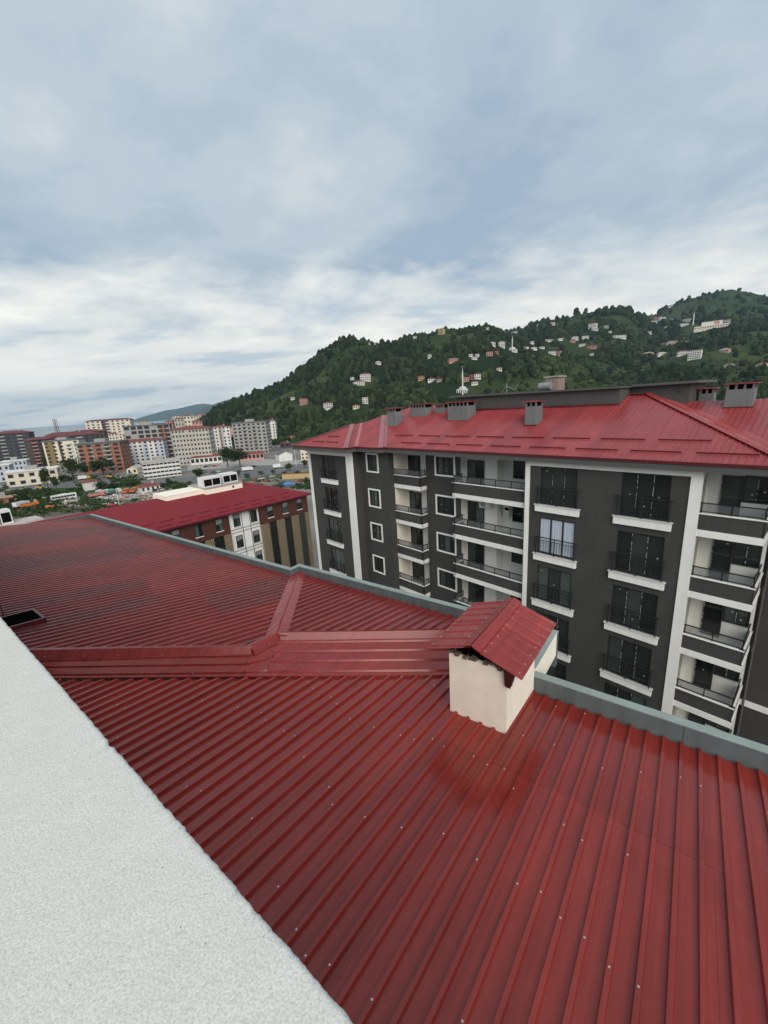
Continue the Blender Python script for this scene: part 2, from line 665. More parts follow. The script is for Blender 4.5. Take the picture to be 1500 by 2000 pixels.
# ridge flashing between the two slopes
CAP = [(-17.6, -3.0), (-7.89, 4.87), (-7.92, 5.72), (-3.3, 9.4)]
nb_ = 0


def flash_piece(p, q, up, name='ridge_cap', wings=((0.21, 0.05), (0.0, 0.11), (-0.15, -0.08)), flip=1):
    d = Vector((q[0] - p[0], q[1] - p[1], 0)).normalized()
    n = Vector((d.y, -d.x, 0)) * flip
    mb = MB()
    rows = []
    for s in (p, q):
        row = []
        for off, dz in wings:
            x, y = s[0] + n.x * off, s[1] + n.y * off
            zz = z2(s[1]) if off <= 0 else z2(y)
            row.append((x, y, zz + dz + up))
        rows.append(row)
    for j in range(len(wings) - 1):
        mb.poly([rows[0][j], rows[1][j], rows[1][j + 1], rows[0][j + 1]])
    # folded lower lip
    lo0, lo1 = rows[0][-1], rows[1][-1]
    mb.poly([lo0, lo1, (lo1[0], lo1[1], lo1[2] - 0.025), (lo0[0], lo0[1], lo0[2] - 0.025)])
    part(name, mb, RED_CAP, near)
    ln = math.hypot(q[0] - p[0], q[1] - p[1])
    for k in range(max(1, int(ln / 0.75))):
        t = (k + 0.5) / max(1, int(ln / 0.75)) + rnd.uniform(-0.06, 0.06)
        a = [rows[0][-2][i] + (rows[1][-2][i] - rows[0][-2][i]) * t for i in range(3)]
        c = [rows[0][-1][i] + (rows[1][-1][i] - rows[0][-1][i]) * t for i in range(3)]
        screw(tuple(a[i] * 0.35 + c[i] * 0.65 + (0, 0, 0.012)[i] + (-n * 0.012)[i] for i in range(3)))


for (p, q) in zip(CAP, CAP[1:]):
    ln = math.hypot(q[0] - p[0], q[1] - p[1])
    k = max(1, round(ln / 2.4))
    for i in range(k):
        a, c = i / k - (0.03 / ln if i else 0), (i + 1) / k + 0.03 / ln
        flash_piece((p[0] + (q[0] - p[0]) * a, p[1] + (q[1] - p[1]) * a), (p[0] + (q[0] - p[0]) * c, p[1] + (q[1] - p[1]) * c),
                    0.006 * (nb_ % 2), flip=-1)
        nb_ += 1

# sheets laid along the foot of the flashing
BOT = [(-17.35, -3.05), (-7.48, 4.34), (-7.09, 4.63), (-3.22, 7.5)]


def band(p0, p1, q0, q1, name='valley_sheet', ribs=4):
    """p on the flashing line, q on the near slope"""
    A0, A1_ = Vector((*p0, z2(p0[1]) - 0.03)), Vector((*p1, z2(p1[1]) - 0.03))
    B0, B1 = Vector((*q0, z1(q0[1]) + 0.055)), Vector((*q1, z1(q1[1]) + 0.055))
    prof = []
    for i in range(ribs):
        c = (i + 0.55) / ribs
        prof += [(c - 0.2 / ribs, 0), (c - 0.1 / ribs, 0.035), (c + 0.06 / ribs, 0.035), (c + 0.14 / ribs, 0)]
    prof = [(0, 0)] + prof + [(1, 0.004), (1.002, -0.05)]
    nseg = 4
    mb = MB()
    for s in range(nseg):
        rows = []
        for t in (s / nseg, (s + 1) / nseg):
            a, c = A0.lerp(A1_, t), B0.lerp(B1, t)
            nrm = (A1_ - A0).cross(c - a).normalized()
            if nrm.z < 0:
                nrm = -nrm
            rows.append([a.lerp(c, w) + nrm * h for w, h in prof])
        for j in range(len(prof) - 1):
            mb.poly([rows[0][j], rows[1][j], rows[1][j + 1], rows[0][j + 1]])
    part(name, mb, RED_CAP if rnd.random() < 0.5 else RED, near)
    for t in (0.12, 0.4, 0.7, 0.93):
        a, c = A0.lerp(A1_, t), B0.lerp(B1, t)
        screw(tuple(a.lerp(c, 0.88 + rnd.uniform(-0.02, 0.02)) + Vector((0, 0, 0.02))))


def lerp2(a, c, t):
    return (a[0] + (c[0] - a[0]) * t, a[1] + (c[1] - a[1]) * t)


for a, c in ((0, 0.36), (0.355, 0.70), (0.695, 1.0)):
    band(lerp2(CAP[0], CAP[1], a), lerp2(CAP[0], CAP[1], c), lerp2(BOT[0], BOT[1], a), lerp2(BOT[0], BOT[1], c), ribs=3)
band(CAP[1], CAP[2], BOT[1], BOT[2], ribs=3)
for a, c in ((0, 0.45), (0.44, 1.0)):
    band(lerp2(CAP[2], CAP[3], a), lerp2(CAP[2], CAP[3], c), lerp2(BOT[2], BOT[3], a), lerp2(BOT[2], BOT[3], c), ribs=4)

# wrinkled hip cover running out to the step of the parapet
mb = MB()
hp, hq = Vector((-7.90, 5.62, 0)), Vector((-11.32, 9.42, 0))
hd = (hq - hp).normalized()
hn = Vector((hd.y, -hd.x, 0))
prev = None
for i in range(19):
    t = i / 18
    c = hp.lerp(hq, t)
    row = []
    for off, dz in ((-0.27, 0.045), (-0.14, 0.062), (-0.025, 0.075), (-0.012, 0.105), (0.012, 0.105), (0.025, 0.075), (0.15, 0.062), (0.27, 0.045)):
        q = c + hn * (off + rnd.uniform(-0.006, 0.006))
        row.append((q.x, q.y, z2(q.y) + dz + rnd.uniform(-0.007, 0.009)))
    if prev:
        for j in range(len(row) - 1):
            mb.poly([prev[j], row[j], row[j + 1], prev[j + 1]])
    prev = row
part('hip_cap', mb, RED_CAP, near, label='wrinkled red metal hip cover')

# parapet and coping
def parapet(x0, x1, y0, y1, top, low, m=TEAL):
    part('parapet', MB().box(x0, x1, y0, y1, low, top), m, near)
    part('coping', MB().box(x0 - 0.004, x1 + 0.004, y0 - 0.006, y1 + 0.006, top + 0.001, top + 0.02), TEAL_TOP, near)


TP = H - 5.60
for xa, xb in ((-2.19, 0.35), (0.357, 3.2), (3.208, 6.1), (6.107, 9.0)):
    parapet(xa, xb, 7.61, 7.78, TP, H - 6.7)
parapet(-2.37, -2.195, 7.79, 9.44, TP + 0.08, H - 6.16, CREAM)
parapet(-11.30, -2.2, 9.45, 9.62, TP, H - 6.5)
parapet(-11.47, -11.305, 9.03, 9.62, TP + 0.003, H - 6.5)
parapet(-30.2, -11.48, 9.03, 9.20, TP, H - 6.5)
mb = MB()
e = [(-30.2, 9.2), (-30.37, 9.2), (-32.8, -3), (-32.6, -3)]
mb.prism(e, H - 6.5, H - 5.60 + 0.004)
part('parapet', mb, TEAL, near)

# raised roof hatch, mostly hidden by the white wall
mb = MB()
for (xa, xb, ya, yb) in ((-14.5, -13.5, 2.44, 2.50), (-14.5, -13.5, 0.9, 0.96), (-14.5, -14.44, 0.96, 2.44), (-13.56, -13.5, 0.96, 2.44)):
    mb.hexa([(xa, ya, z2(ya)), (xb, ya, z2(ya)), (xb, yb, z2(yb)), (xa, yb, z2(yb)), (xa, ya, z2(ya) + 0.17), (xb, ya, z2(ya) + 0.17), (xb, yb, z2(yb) + 0.17), (xa, yb, z2(yb) + 0.17)])
hat = part('hatch', mb, RED_TRIM, near)
mb = MB()
mb.poly([(-14.46, 0.95, z2(.95) + 0.165), (-13.54, 0.95, z2(.95) + 0.165), (-13.54, 2.45, z2(2.45) + 0.165), (-14.46, 2.45, z2(2.45) + 0.165)])
part('hatch_opening_shade', mb, BLACK, hat)  # black sheet at rim level, painted in for the shade inside the hatch

# chimney under its own little gable
ch = part('chimney', MB().box(-3.28, -2.17, 6.04, 7.60, H - 6.3, H - 4.53), CREAM, near, label='cream rendered chimney under a red gabled sheet roof')
mb = MB()
for i in range(70):
    x, y = rnd.uniform(-3.24, -2.2), rnd.choice([rnd.uniform(6.05, 6.2), rnd.uniform(6.05, 7.55)])
    s = rnd.uniform(0.015, 0.05)
    mb.hexa([(x + rnd.uniform(-s, s) * 0.4 + (s if k in (1, 2, 5, 6) else -s), y + (s if k in (2, 3, 6, 7) else -s) + rnd.uniform(-s, s) * 0.4,
              H - 4.54 + (0 if k < 4 else s * rnd.uniform(0.8, 1.6))) for k in range(8)])
part('mortar_rubble', mb, RUBBLE, ch, kind='stuff')
mb = MB().poly([(-3.2, 6.12, H - 4.53), (-2.25, 6.12, H - 4.53), (-2.35, 6.12, H - 4.40), (-2.77, 6.12, H - 4.25), (-3.1, 6.12, H - 4.38)])
part('gable_gap_shade', mb, BLACK, ch)  # black sheet put in for the shade inside the open gable


def P_cr(u, v, h):      # right slope, u along the ridge, v away from it
    return (-2.77 + v * 0.949 + h * 0.316, u, H - 4.19 - v * 0.316 + h * 0.949)


def P_cl(u, v, h):
    return (-2.77 - v * 0.949 - h * 0.316, u, H - 4.185 - v * 0.316 + h * 0.949)


def chimney_sheets(P):
    for s0 in (5.90, 6.95):
        mb = MB()
        cols = [(s0, 0)]
        for j in range(4):
            c = s0 + 0.04 + 0.29 * j + 0.06
            cols += [(c - 0.04, 0), (c - 0.022, 0.022), (c + 0.022, 0.022), (c + 0.04, 0)]
        cols = [c for c in cols if c[0] < 8.0]
        cols.append((min(s0 + 1.08, 8.0), 0))
        for (ua, ha), (ub, hb) in zip(cols, cols[1:]):
            mb.poly([P(ua, 0.03, ha + 0.004 * (s0 > 6)), P(ub, 0.03, hb + 0.004 * (s0 > 6)), P(ub, 0.945, hb + 0.004 * (s0 > 6)), P(ua, 0.945, ha + 0.004 * (s0 > 6))])
        part('chimney_sheet', mb, RED_CAP, ch)
        for j in range(4):
            for v in (0.22, 0.86):
                screw(P(s0 + 0.04 + 0.29 * j + 0.06 if s0 + 0.29 * j < 7.85 else 7.9, v, 0.024), 0.009)


chimney_sheets(P_cr)
chimney_sheets(P_cl)
mb = MB()
for P in (P_cr, P_cl):
    mb.poly([P(5.88, -0.012, 0.055), P(8.02, -0.012, 0.055), P(8.02, 0.17, 0.042), P(5.88, 0.17, 0.042)])
    mb.poly([P(5.88, 0.17, 0.042), P(8.02, 0.17, 0.042), P(8.02, 0.175, 0.025), P(5.88, 0.175, 0.025)])
part('chimney_ridge_cap', mb, RED_CAP, ch)
mb = MB()
mb.hexa([(-2.19, 5.98, H - 4.78), (-2.10, 5.98, H - 4.80), (-2.10, 6.10, H - 4.80), (-2.19, 6.10, H - 4.78), (-2.19, 5.92, H - 4.44), (-2.02, 5.92, H - 4.46), (-2.02, 6.14, H - 4.46), (-2.19, 6.14, H - 4.44)])
mb.box(-2.17, -2.06, 6.14, 7.6, H - 4.56, H - 4.47)
part('timber_bracket', mb, BROWN_WOOD, ch)
part('screw', scr, SCREW, near, kind='stuff')

# thin black rod standing on the far slope
rod = NB.root('antenna_rod', -14.95, 1.91, z2(1.91))
tag(rod, 'thin black rod with hooked tip standing on the red roof behind the white wall', 'rod')
mb = MB()
mb.tube((-14.95, 1.91, z2(1.91)), (-14.95, 1.91, z2(1.91) + 0.62), 0.012, 6)
part('shaft', mb, BLACKM, rod)
mb = MB()
mb.tube((-14.95, 1.91, z2(1.91) + 0.60), (-14.97, 1.88, z2(1.91) + 0.86), 0.03, 6)
mb.tube((-14.97, 1.88, z2(1.91) + 0.86), (-15.07, 1.86, z2(1.91) + 0.92), 0.03, 6)
part('hook', mb, BLACKM, rod)

# ------------------------------------------------------------------ rough white wall in the corner
def vnoise(x, y, seed=0):
    xi, yi = np.floor(x).astype(np.int64), np.floor(y).astype(np.int64)
    xf, yf = x - xi, y - yi
    def hsh(a, b_):
        n = (a * 374761393 + b_ * 668265263 + seed * 1442695041) & 0xffffffff
        n = ((n ^ (n >> 13)) * 1274126177) & 0xffffffff
        return ((n ^ (n >> 16)) & 0xffff) / 65535.0
    u, v = xf * xf * (3 - 2 * xf), yf * yf * (3 - 2 * yf)
    return (hsh(xi, yi) * (1 - u) + hsh(xi + 1, yi) * u) * (1 - v) + (hsh(xi, yi + 1) * (1 - u) + hsh(xi + 1, yi + 1) * u) * v


def fbm(x, y, octv=4, seed=0, gain=0.5):
    s, a, t = 0.0, 1.0, 0.0
    for i in range(octv):
        s = s + a * vnoise(x * 2 ** i + 17.3 * i, y * 2 ** i - 9.1 * i, seed + i)
        t += a
        a *= gain
    return s / t


xs = np.concatenate([np.arange(-26, -9, 0.5), np.arange(-9, -2.6, 0.05), np.arange(-2.6, -1.4, 0.008), np.arange(-1.4, 0.5, 0.0038), np.arange(0.5, 2.0, 0.05)])  # unseen left run added and right end cut to even the roof shade
ysec = [(-0.42, -1.2), (-0.42, -0.02), (-0.40, 0.0)] + [(y, 0.0) for y in np.arange(-0.38, 0.181, 0.007)] + [(0.187, 0.0), (0.192, 0.0), (0.196, -0.0005), (0.199, -0.003), (0.199, -0.007), (0.199, -0.014), (0.199, -0.03), (0.199, -0.1), (0.199, -0.6), (0.199, -4.75)]
ys = np.array([p[0] for p in ysec]); zs = np.array([p[1] for p in ysec])
X, Y = np.meshgrid(xs, ys, indexing='ij')
Z = np.repeat(zs[None, :], len(xs), 0)
idx = np.arange(len(ys))[None, :]
top = (Z > -0.03).astype(float)
crack = np.clip(fbm(X * 9, Y * 9, 4, 5) - 0.6, 0, 1)
Zd = (fbm(X * 14, Y * 14, 3, 1) - 0.5) * 0.0022 + (fbm(X * 95, Y * 95, 3, 2, 0.7) - 0.5) * 0.0014
pit = np.clip(vnoise(X * 75, Y * 75, 8) - 0.93, 0, 1) * 0.02
Z2 = Z + top * (Zd - pit)
edge = np.clip((Y - 0.15) / 0.045, 0, 1)
chip = np.clip(fbm(X * 13, X * 0 + 3.3, 3, 21) - 0.72, 0, 1) * 0.06
Y2 = Y + edge * ((fbm(X * 60, Z * 90 + 5, 4, 9, 0.8) - 0.5) * 0.0050) - edge * chip * (Z > -0.2)
Z2 = Z2 - edge * top * chip * 0.5
Y2 = Y2 + (-X - 0.22) * 0.0235 - 0.016
Z2[:, -1] = -4.75
wall = NB.root('parapet_wall', 0.0, 0.0, H - 0.6)
nx, ny = X.shape
vv = np.stack([X, Y2, Z2], -1).reshape(-1, 3)
ii = np.arange(nx * ny).reshape(nx, ny)
ff = np.stack([ii[:-1, :-1], ii[1:, :-1], ii[1:, 1:], ii[:-1, 1:]], -1).reshape(-1, 4)
me = bpy.data.meshes.new('wall_body')
me.from_pydata(vv.tolist(), [], ff.tolist())
me.materials.append(WHITE_PLASTER)
me.polygons.foreach_set('use_smooth', [True] * len(ff))
ob = link('wall_body', me, wall)
tag(wall, 'wide rough white plastered wall top beside the viewer, edge chipped', 'wall')

# ------------------------------------------------------------------ charcoal apartment building across the gap
DB = Frame(math.radians(48.35))           # local x = -s, local y = depth D from the viewer
dark = DB.root('apartment_building', -17.0, 29.0)
tag(dark, 'charcoal and white apartment building with red metal roof and stacked balconies', 'building')
Zr = lambda z: H + z


def wall_holes(mb, s0, s1, za, zb, D, holes, depth=0.14, m=0, mr=None):
    """front-facing wall with rectangular openings and their reveals; holes = (sa, sb, za, zb)"""
    mr = m if mr is None else mr
    ss = sorted({s0, s1} | {h[0] for h in holes} | {h[1] for h in holes})
    zz = sorted({za, zb} | {h[2] for h in holes} | {h[3] for h in holes})
    for a, c in zip(ss, ss[1:]):
        for p, q in zip(zz, zz[1:]):
            cs, cz = (a + c) / 2, (p + q) / 2
            if any(min(h[0], h[1]) < cs < max(h[0], h[1]) and h[2] < cz < h[3] for h in holes):
                continue
            mb.poly([(-c, D, Zr(p)), (-a, D, Zr(p)), (-a, D, Zr(q)), (-c, D, Zr(q))], m)
    for h in holes:
        a, c = -max(h[0], h[1]), -min(h[0], h[1])
        p, q, E = Zr(h[2]), Zr(h[3]), D + depth
        mb.poly([(a, D, p), (a, E, p), (a, E, q), (a, D, q)], mr)
        mb.poly([(c, D, p), (c, D, q), (c, E, q), (c, E, p)], mr)
        mb.poly([(a, D, p), (c, D, p), (c, E, p), (a, E, p)], mr)
        mb.poly([(a, D, q), (a, E, q), (c, E, q), (c, D, q)], mr)


NF = 10
fl = [(-3.0 * k) for k in range(NF)]
w = MB()
BOTZ = -36.0
TOPZ = -3.25
# left block
wall_holes(w, 34.3, 27.55, BOTZ, TOPZ, 21.3, [(32.1, 30.05, f - 6.22, f - 4.06) for f in fl])
w.poly([(-27.55, 21.3, GZ), (-27.55, 22.2, GZ), (-27.55, 22.2, Zr(TOPZ)), (-27.55, 21.3, Zr(TOPZ))])
wall_holes(w, 27.55, 24.15, BOTZ, TOPZ, 22.2, [(26.68, 25.39, f - 5.27, f - 3.9) for f in fl])
# loggia one
w.poly([(-24.15, 22.2, GZ), (-24.15, 22.83, GZ), (-24.15, 22.83, Zr(TOPZ)), (-24.15, 22.2, Zr(TOPZ))])
w.poly([(-24.15, 22.83, GZ), (-24.15, 24.3, GZ), (-24.15, 24.3, Zr(TOPZ)), (-24.15, 22.83, Zr(TOPZ))], 2)
w.poly([(-24.15, 24.3, GZ), (-21.3, 24.3, GZ), (-21.3, 24.3, Zr(TOPZ)), (-24.15, 24.3, Zr(TOPZ))], 1)
w.poly([(-21.3, 24.3, GZ), (-21.3, 23.5, GZ), (-21.3, 23.5, Zr(TOPZ)), (-21.3, 24.3, Zr(TOPZ))], 1)
wall_holes(w, 21.3, 17.98, BOTZ, TOPZ, 23.5, [(20.25, 18.58, f - 5.25, f - 3.92) for f in fl])
# loggia two
w.poly([(-17.98, 23.5, GZ), (-17.98, 24.1, GZ), (-17.98, 24.1, Zr(TOPZ)), (-17.98, 23.5, Zr(TOPZ))], 1)
w.poly([(-17.98, 24.1, GZ), (-15.4, 24.1, GZ), (-15.4, 24.1, Zr(TOPZ)), (-17.98, 24.1, Zr(TOPZ))], 1)
w.poly([(-15.4, 24.1, GZ), (-15.4, 24.9, GZ), (-15.4, 24.9, Zr(TOPZ)), (-15.4, 24.1, Zr(TOPZ))], 1)
w.poly([(-15.4, 24.9, GZ), (-12.2, 24.9, GZ), (-12.2, 24.9, Zr(TOPZ)), (-15.4, 24.9, Zr(TOPZ))], 1)
w.poly([(-12.2, 24.9, GZ), (-12.2, 22.2, GZ), (-12.2, 22.2, Zr(TOPZ)), (-12.2, 24.9, Zr(TOPZ))], 1)
# right block
wall_holes(w, 12.2, 3.9, BOTZ, TOPZ, 22.2, [(11.35, 9.27, f - 6.05, f - 3.88) for f in fl] + [(7.12, 5.02, f - 6.08, f - 3.88) for f in fl])
# corner loggia
w.poly([(-3.9, 22.2, GZ), (-3.9, 24.2, GZ), (-3.9, 24.2, Zr(TOPZ)), (-3.9, 22.2, Zr(TOPZ))], 2)
w.poly([(-3.9, 24.2, GZ), (-1.6, 24.2, GZ), (-1.6, 24.2, Zr(TOPZ)), (-3.9, 24.2, Zr(TOPZ))], 1)
w.poly([(-1.6, 24.2, GZ), (-1.6, 24.5, GZ), (-1.6, 24.5, Zr(TOPZ)), (-1.6, 24.2, Zr(TOPZ))])
w.poly([(-1.6, 24.5, GZ), (9.5, 24.5, GZ), (9.5, 24.5, Zr(TOPZ)), (-1.6, 24.5, Zr(TOPZ))])
# sides, back, lid
w.poly([(-34.3, 36, GZ), (-34.3, 21.3, GZ), (-34.3, 21.3, Zr(TOPZ)), (-34.3, 36, Zr(TOPZ))])
w.poly([(9.5, 24.5, GZ), (9.5, 36, GZ), (9.5, 36, Zr(TOPZ)), (9.5, 24.5, Zr(TOPZ))])
w.poly([(9.5, 36, GZ), (-34.3, 36, GZ), (-34.3, 36, Zr(TOPZ)), (9.5, 36, Zr(TOPZ))])
w.poly([(-34.3, 21.3, Zr(TOPZ)), (-27.55, 21.3, Zr(TOPZ)), (-27.55, 22.2, Zr(TOPZ)), (9.5, 22.2, Zr(TOPZ)), (9.5, 36, Zr(TOPZ)), (-34.3, 36, Zr(TOPZ))])
part('outer_wall', w, [CHAR, OFFW, CREAMW], dark)
# white framing bands, 6 cm proud of the render
for (a, c, p, q, D) in ((34.36, 33.97, -35.9, -3.62, 21.3), (28.42, 27.50, -35.9, -3.62, 21.3), (33.97, 28.42, -4.05, -3.62, 21.3),
                        (12.26, 11.99, -35.9, -3.5, 22.2), (4.30, 3.86, -35.9, -3.5, 22.2), (11.99, 4.30, -3.87, -3.5, 22.2)):
    part('white_band', MB().box(-a, -c, D - 0.06, D + 0.012 if c > 4 else D + 0.012, Zr(p), Zr(q)), WHITE, dark)
part('white_band', MB().box(-1.75, 9.5, 24.42, 24.52, Zr(-15.55), Zr(-15.25)), WHITE, dark)


def window_mesh(wd, ht, panes, name, fw=0.055, depth=0.07):
    f = MB()
    f.box(-wd / 2, wd / 2, 0, depth, 0, fw); f.box(-wd / 2, wd / 2, 0, depth, ht - fw, ht)
    xs_ = [-wd / 2 + wd * i / panes for i in range(panes + 1)]
    for i, x in enumerate(xs_):
        h = fw / 2 if 0 < i < panes else fw
        a = x if i == 0 else (x - fw if i == panes else x - h)
        f.box(a, a + (fw if i in (0, panes) else 2 * h), 0.002, depth - 0.002, fw, ht - fw)
    fm = f.mesh(name + '_frame', FRAME)
    pw = wd / panes
    g = MB().poly([(-pw / 2 + 0.02, 0.04, fw * 0.6), (pw / 2 - 0.02, 0.04, fw * 0.6), (pw / 2 - 0.02, 0.04, ht - fw * 0.6), (-pw / 2 + 0.02, 0.04, ht - fw * 0.6)])
    return fm, g.mesh(name + '_pane', GLASS), wd, ht, panes


def tape_mesh(wd, ht, panes, r, name, mode):
    """strips of protective tape left on the frames and stickers on the panes"""
    t = MB()
    pw = wd / panes
    lines = [-wd / 2 + pw * i for i in range(1, panes)] if mode != 'edge' else [-wd / 2 + 0.03]
    if mode != 'none':
        for x in lines:
            for off in ((0,) if mode == 'edge' else (-0.012,)):
                z = 0.12
                while z < ht - 0.1:
                    ln = r.uniform(0.05, 0.16)
                    if r.random() < 0.75:
                        t.box(x + off - 0.011, x + off + 0.011, -0.006, -0.002, z, min(ht - 0.06, z + ln))
                    z += ln + r.uniform(0.02, 0.10)
    for i in range(panes):
        for _ in range(r.choice((0, 0, 1, 1))):
            x = -wd / 2 + pw * (i + 0.5) + r.uniform(-0.2, 0.2) * pw
            z = r.choice((0.22, 0.5, 0.86)) * ht + r.uniform(-0.1, 0.1)
            s = r.uniform(0.028, 0.045)
            t.box(x - s, x + s, 0.030, 0.036, z - s * 0.7, z + s * 0.7)
    return t.mesh(name, TAPE) if t.f else None


def put_window(kind, s, D, z, mode='none', curtain=False, parent=dark, seed=0, name='window'):
    fm, pm, wd, ht, panes = kind
    o = place(name, fm, parent, -s, D, Zr(z))
    for i in range(panes):
        sub('pane', pm, o, (-wd / 2 + wd * (i + 0.5) / panes, 0, 0))
        if curtain:
            cm = MB()
            pw = wd / panes
            for j in range(8):
                a, c = -pw / 2 + 0.05 + (pw - 0.1) * j / 8, -pw / 2 + 0.05 + (pw - 0.1) * (j + 1) / 8
                cm.poly([(a, 0.034 - 0.012 * (j % 2), 0.08), (c, 0.034 - 0.012 * ((j + 1) % 2), 0.08), (c, 0.034 - 0.012 * ((j + 1) % 2), ht - 0.08), (a, 0.034 - 0.012 * (j % 2), ht - 0.08)])
            sub('curtain', cm.mesh('curtain', CURTAIN), o, (-wd / 2 + pw * (i + 0.5), 0, 0))
    if not curtain:
        tm = tape_mesh(wd, ht, panes, random.Random(seed), 'tape', mode)
        if tm:
            q = sub('protective_tape', tm, o)
            q['kind'] = 'stuff'
    return o


FRENCH = window_mesh(2.08, 2.17, 3, 'french_window')
SMALLW = window_mesh(1.29, 1.37, 3, 'small_window')
MIDW = window_mesh(1.67, 1.33, 3, 'wide_window')
DOOR2 = window_mesh(1.40, 2.05, 2, 'balcony_door')
DOOR1 = window_mesh(1.35, 2.05, 2, 'loggia_door')
SLIMW = window_mesh(0.80, 1.30, 1, 'slim_window')
CORNERD = window_mesh(0.78, 2.1, 1, 'corner_door')
CORNERW = window_mesh(0.98, 1.22, 2, 'corner_window')

# juliet railing
def rail_mesh(wd):
    r = MB()
    r.box(-wd / 2 - 0.12, wd / 2 + 0.12, -0.03, 0.03, 1.02, 1.06)
    r.box(-wd / 2, wd / 2, -0.015, 0.015, 0.10, 0.13)
    r.box(-wd / 2, wd / 2, -0.015, 0.015, 0.84, 0.865)
    for x in (-wd / 2, 0, wd / 2):
        r.box(x - 0.025, x + 0.025, -0.025, 0.025, 0, 1.02)
    k = 14
    for i in range(1, k):
        if i == k // 2:
            continue
        x = -wd / 2 + wd * i / k
        r.tube((x, 0, 0.1), (x, 0, 0.86), 0.011, 4)
    return r.mesh('juliet_railing', BLACKM)


RAIL = rail_mesh(2.25)
sl = MB().box(-1.25, 1.25, -0.16, 0.05, -0.42, -0.045)
SILL = sl.mesh('window_box_sill', WHITE)
SLAB = MB().box(-1.30, 1.30, -0.20, 0.06, -0.045, 0.0).mesh('sill_slab', mat('pale_marble', (0.62, 0.62, 0.60), 0.5, 0.15, 8.0))


def french(s, D, z, mode, seed, curtain=False):
    put_window(FRENCH, s, D + 0.07, z, mode, curtain, seed=seed)
    o = place('window_sill', SILL, dark, -s, D, Zr(z - 0.02))
    sub('sill_slab', SLAB, o, (0, 0, 0.0))
    place('railing', RAIL, dark, -s, D - 0.14, Zr(z - 0.02))


def frame_band(s, D, z, wd, ht, t=0.12):
    b_ = MB()
    b_.box(-s - wd / 2 - t, -s - wd / 2, D - 0.05, D + 0.01, Zr(z) - t, Zr(z) + ht + t)
    b_.box(-s + wd / 2, -s + wd / 2 + t, D - 0.05, D + 0.01, Zr(z) - t, Zr(z) + ht + t)
    b_.box(-s - wd / 2, -s + wd / 2, D - 0.05, D + 0.01, Zr(z) - t, Zr(z))
    b_.box(-s - wd / 2, -s + wd / 2, D - 0.05, D + 0.01, Zr(z) + ht, Zr(z) + ht + t)
    part('window_surround', b_, WHITE, dark)


def balcony(pts, z, rail_in=0.05, posts=None, dark_h=0.77, closed_left=False):
    """pts: front outline (s, D) from left to right; parapet below a glazed rail"""
    o = None
    body, bnd, top_, fr = MB(), MB(), MB(), MB()
    for (a, c) in zip(pts, pts[1:]):
        sx, sy = -a[0], a[1]
        ex, ey = -c[0], c[1]
        d = Vector((ex - sx, ey - sy, 0)).normalized()
        n = Vector((-d.y, d.x, 0))               # inward
        def slab(mb, inn, outn, za, zb, e0=0.0, e1=0.0):
            p = Vector((sx, sy, 0)) - d * e0
            q = Vector((ex, ey, 0)) + d * e1
            mb.hexa([(p - n * outn) + Vector((0, 0, Zr(za))), (q - n * outn) + Vector((0, 0, Zr(za))), (q + n * inn) + Vector((0, 0, Zr(za))), (p + n * inn) + Vector((0, 0, Zr(za))),
                     (p - n * outn) + Vector((0, 0, Zr(zb))), (q - n * outn) + Vector((0, 0, Zr(zb))), (q + n * inn) + Vector((0, 0, Zr(zb))), (p + n * inn) + Vector((0, 0, Zr(zb)))])
        slab(body, 0.12, 0, z - 6.24, z - 5.52)
        slab(bnd, 0.14, 0.035, z - 6.55, z - 6.24, 0.0, 0.035)
        slab(top_, 0.15, 0.05, z - 5.52, z - 5.47, 0.0, 0.05)
        ln = math.hypot(ex - sx, ey - sy)
        k = max(1, round(ln / 1.25))
        for i in range(k + 1):
            p = Vector((sx, sy, 0)) + d * (0.05 + (ln - 0.1) * i / k) + n * 0.05
            fr.box(p.x - 0.022, p.x + 0.022, p.y - 0.022, p.y + 0.022, Zr(z - 5.47), Zr(z - 5.02))
        p = Vector((sx, sy, 0)) + n * 0.05
        q = Vector((ex, ey, 0)) + n * 0.05
        for zz, hh in ((z - 5.04, 0.045), (z - 5.42, 0.03)):
            fr.hexa([p - n * .025 + Vector((0, 0, Zr(zz))), q - n * .025 + Vector((0, 0, Zr(zz))), q + n * .025 + Vector((0, 0, Zr(zz))), p + n * .025 + Vector((0, 0, Zr(zz))),
                     p - n * .025 + Vector((0, 0, Zr(zz + hh))), q - n * .025 + Vector((0, 0, Zr(zz + hh))), q + n * .025 + Vector((0, 0, Zr(zz + hh))), p + n * .025 + Vector((0, 0, Zr(zz + hh)))])
    o = part('balcony', body, CHAR, dark)
    part('white_edge', bnd, WHITE, o)
    part('parapet_slab', top_, WHITE, o)
    part('rail_frame', fr, BLACKM, o)
    for (a, c) in zip(pts, pts[1:]):
        sx, sy, ex, ey = -a[0], a[1], -c[0], c[1]
        d = Vector((ex - sx, ey - sy, 0)).normalized()
        n = Vector((-d.y, d.x, 0))
        ln = math.hypot(ex - sx, ey - sy)
        k = max(1, round(ln / 1.25))
        for i in range(k):
            p = Vector((sx, sy, 0)) + d * (0.08 + (ln - 0.1) * i / k) + n * 0.05
            q = Vector((sx, sy, 0)) + d * (0.02 + (ln - 0.1) * (i + 1) / k) + n * 0.05
            part('glass_panel', MB().poly([(p.x, p.y, Zr(z - 5.39)), (q.x, q.y, Zr(z - 5.39)), (q.x, q.y, Zr(z - 5.05)), (p.x, p.y, Zr(z - 5.05))]), SMOKE_GLASS, o)
    return o


def floor_slab(o, outline, z):
    part('floor_slab', MB().prism([(-s, D) for s, D in outline], Zr(z - 6.50), Zr(z - 6.18)), OFFW, o)


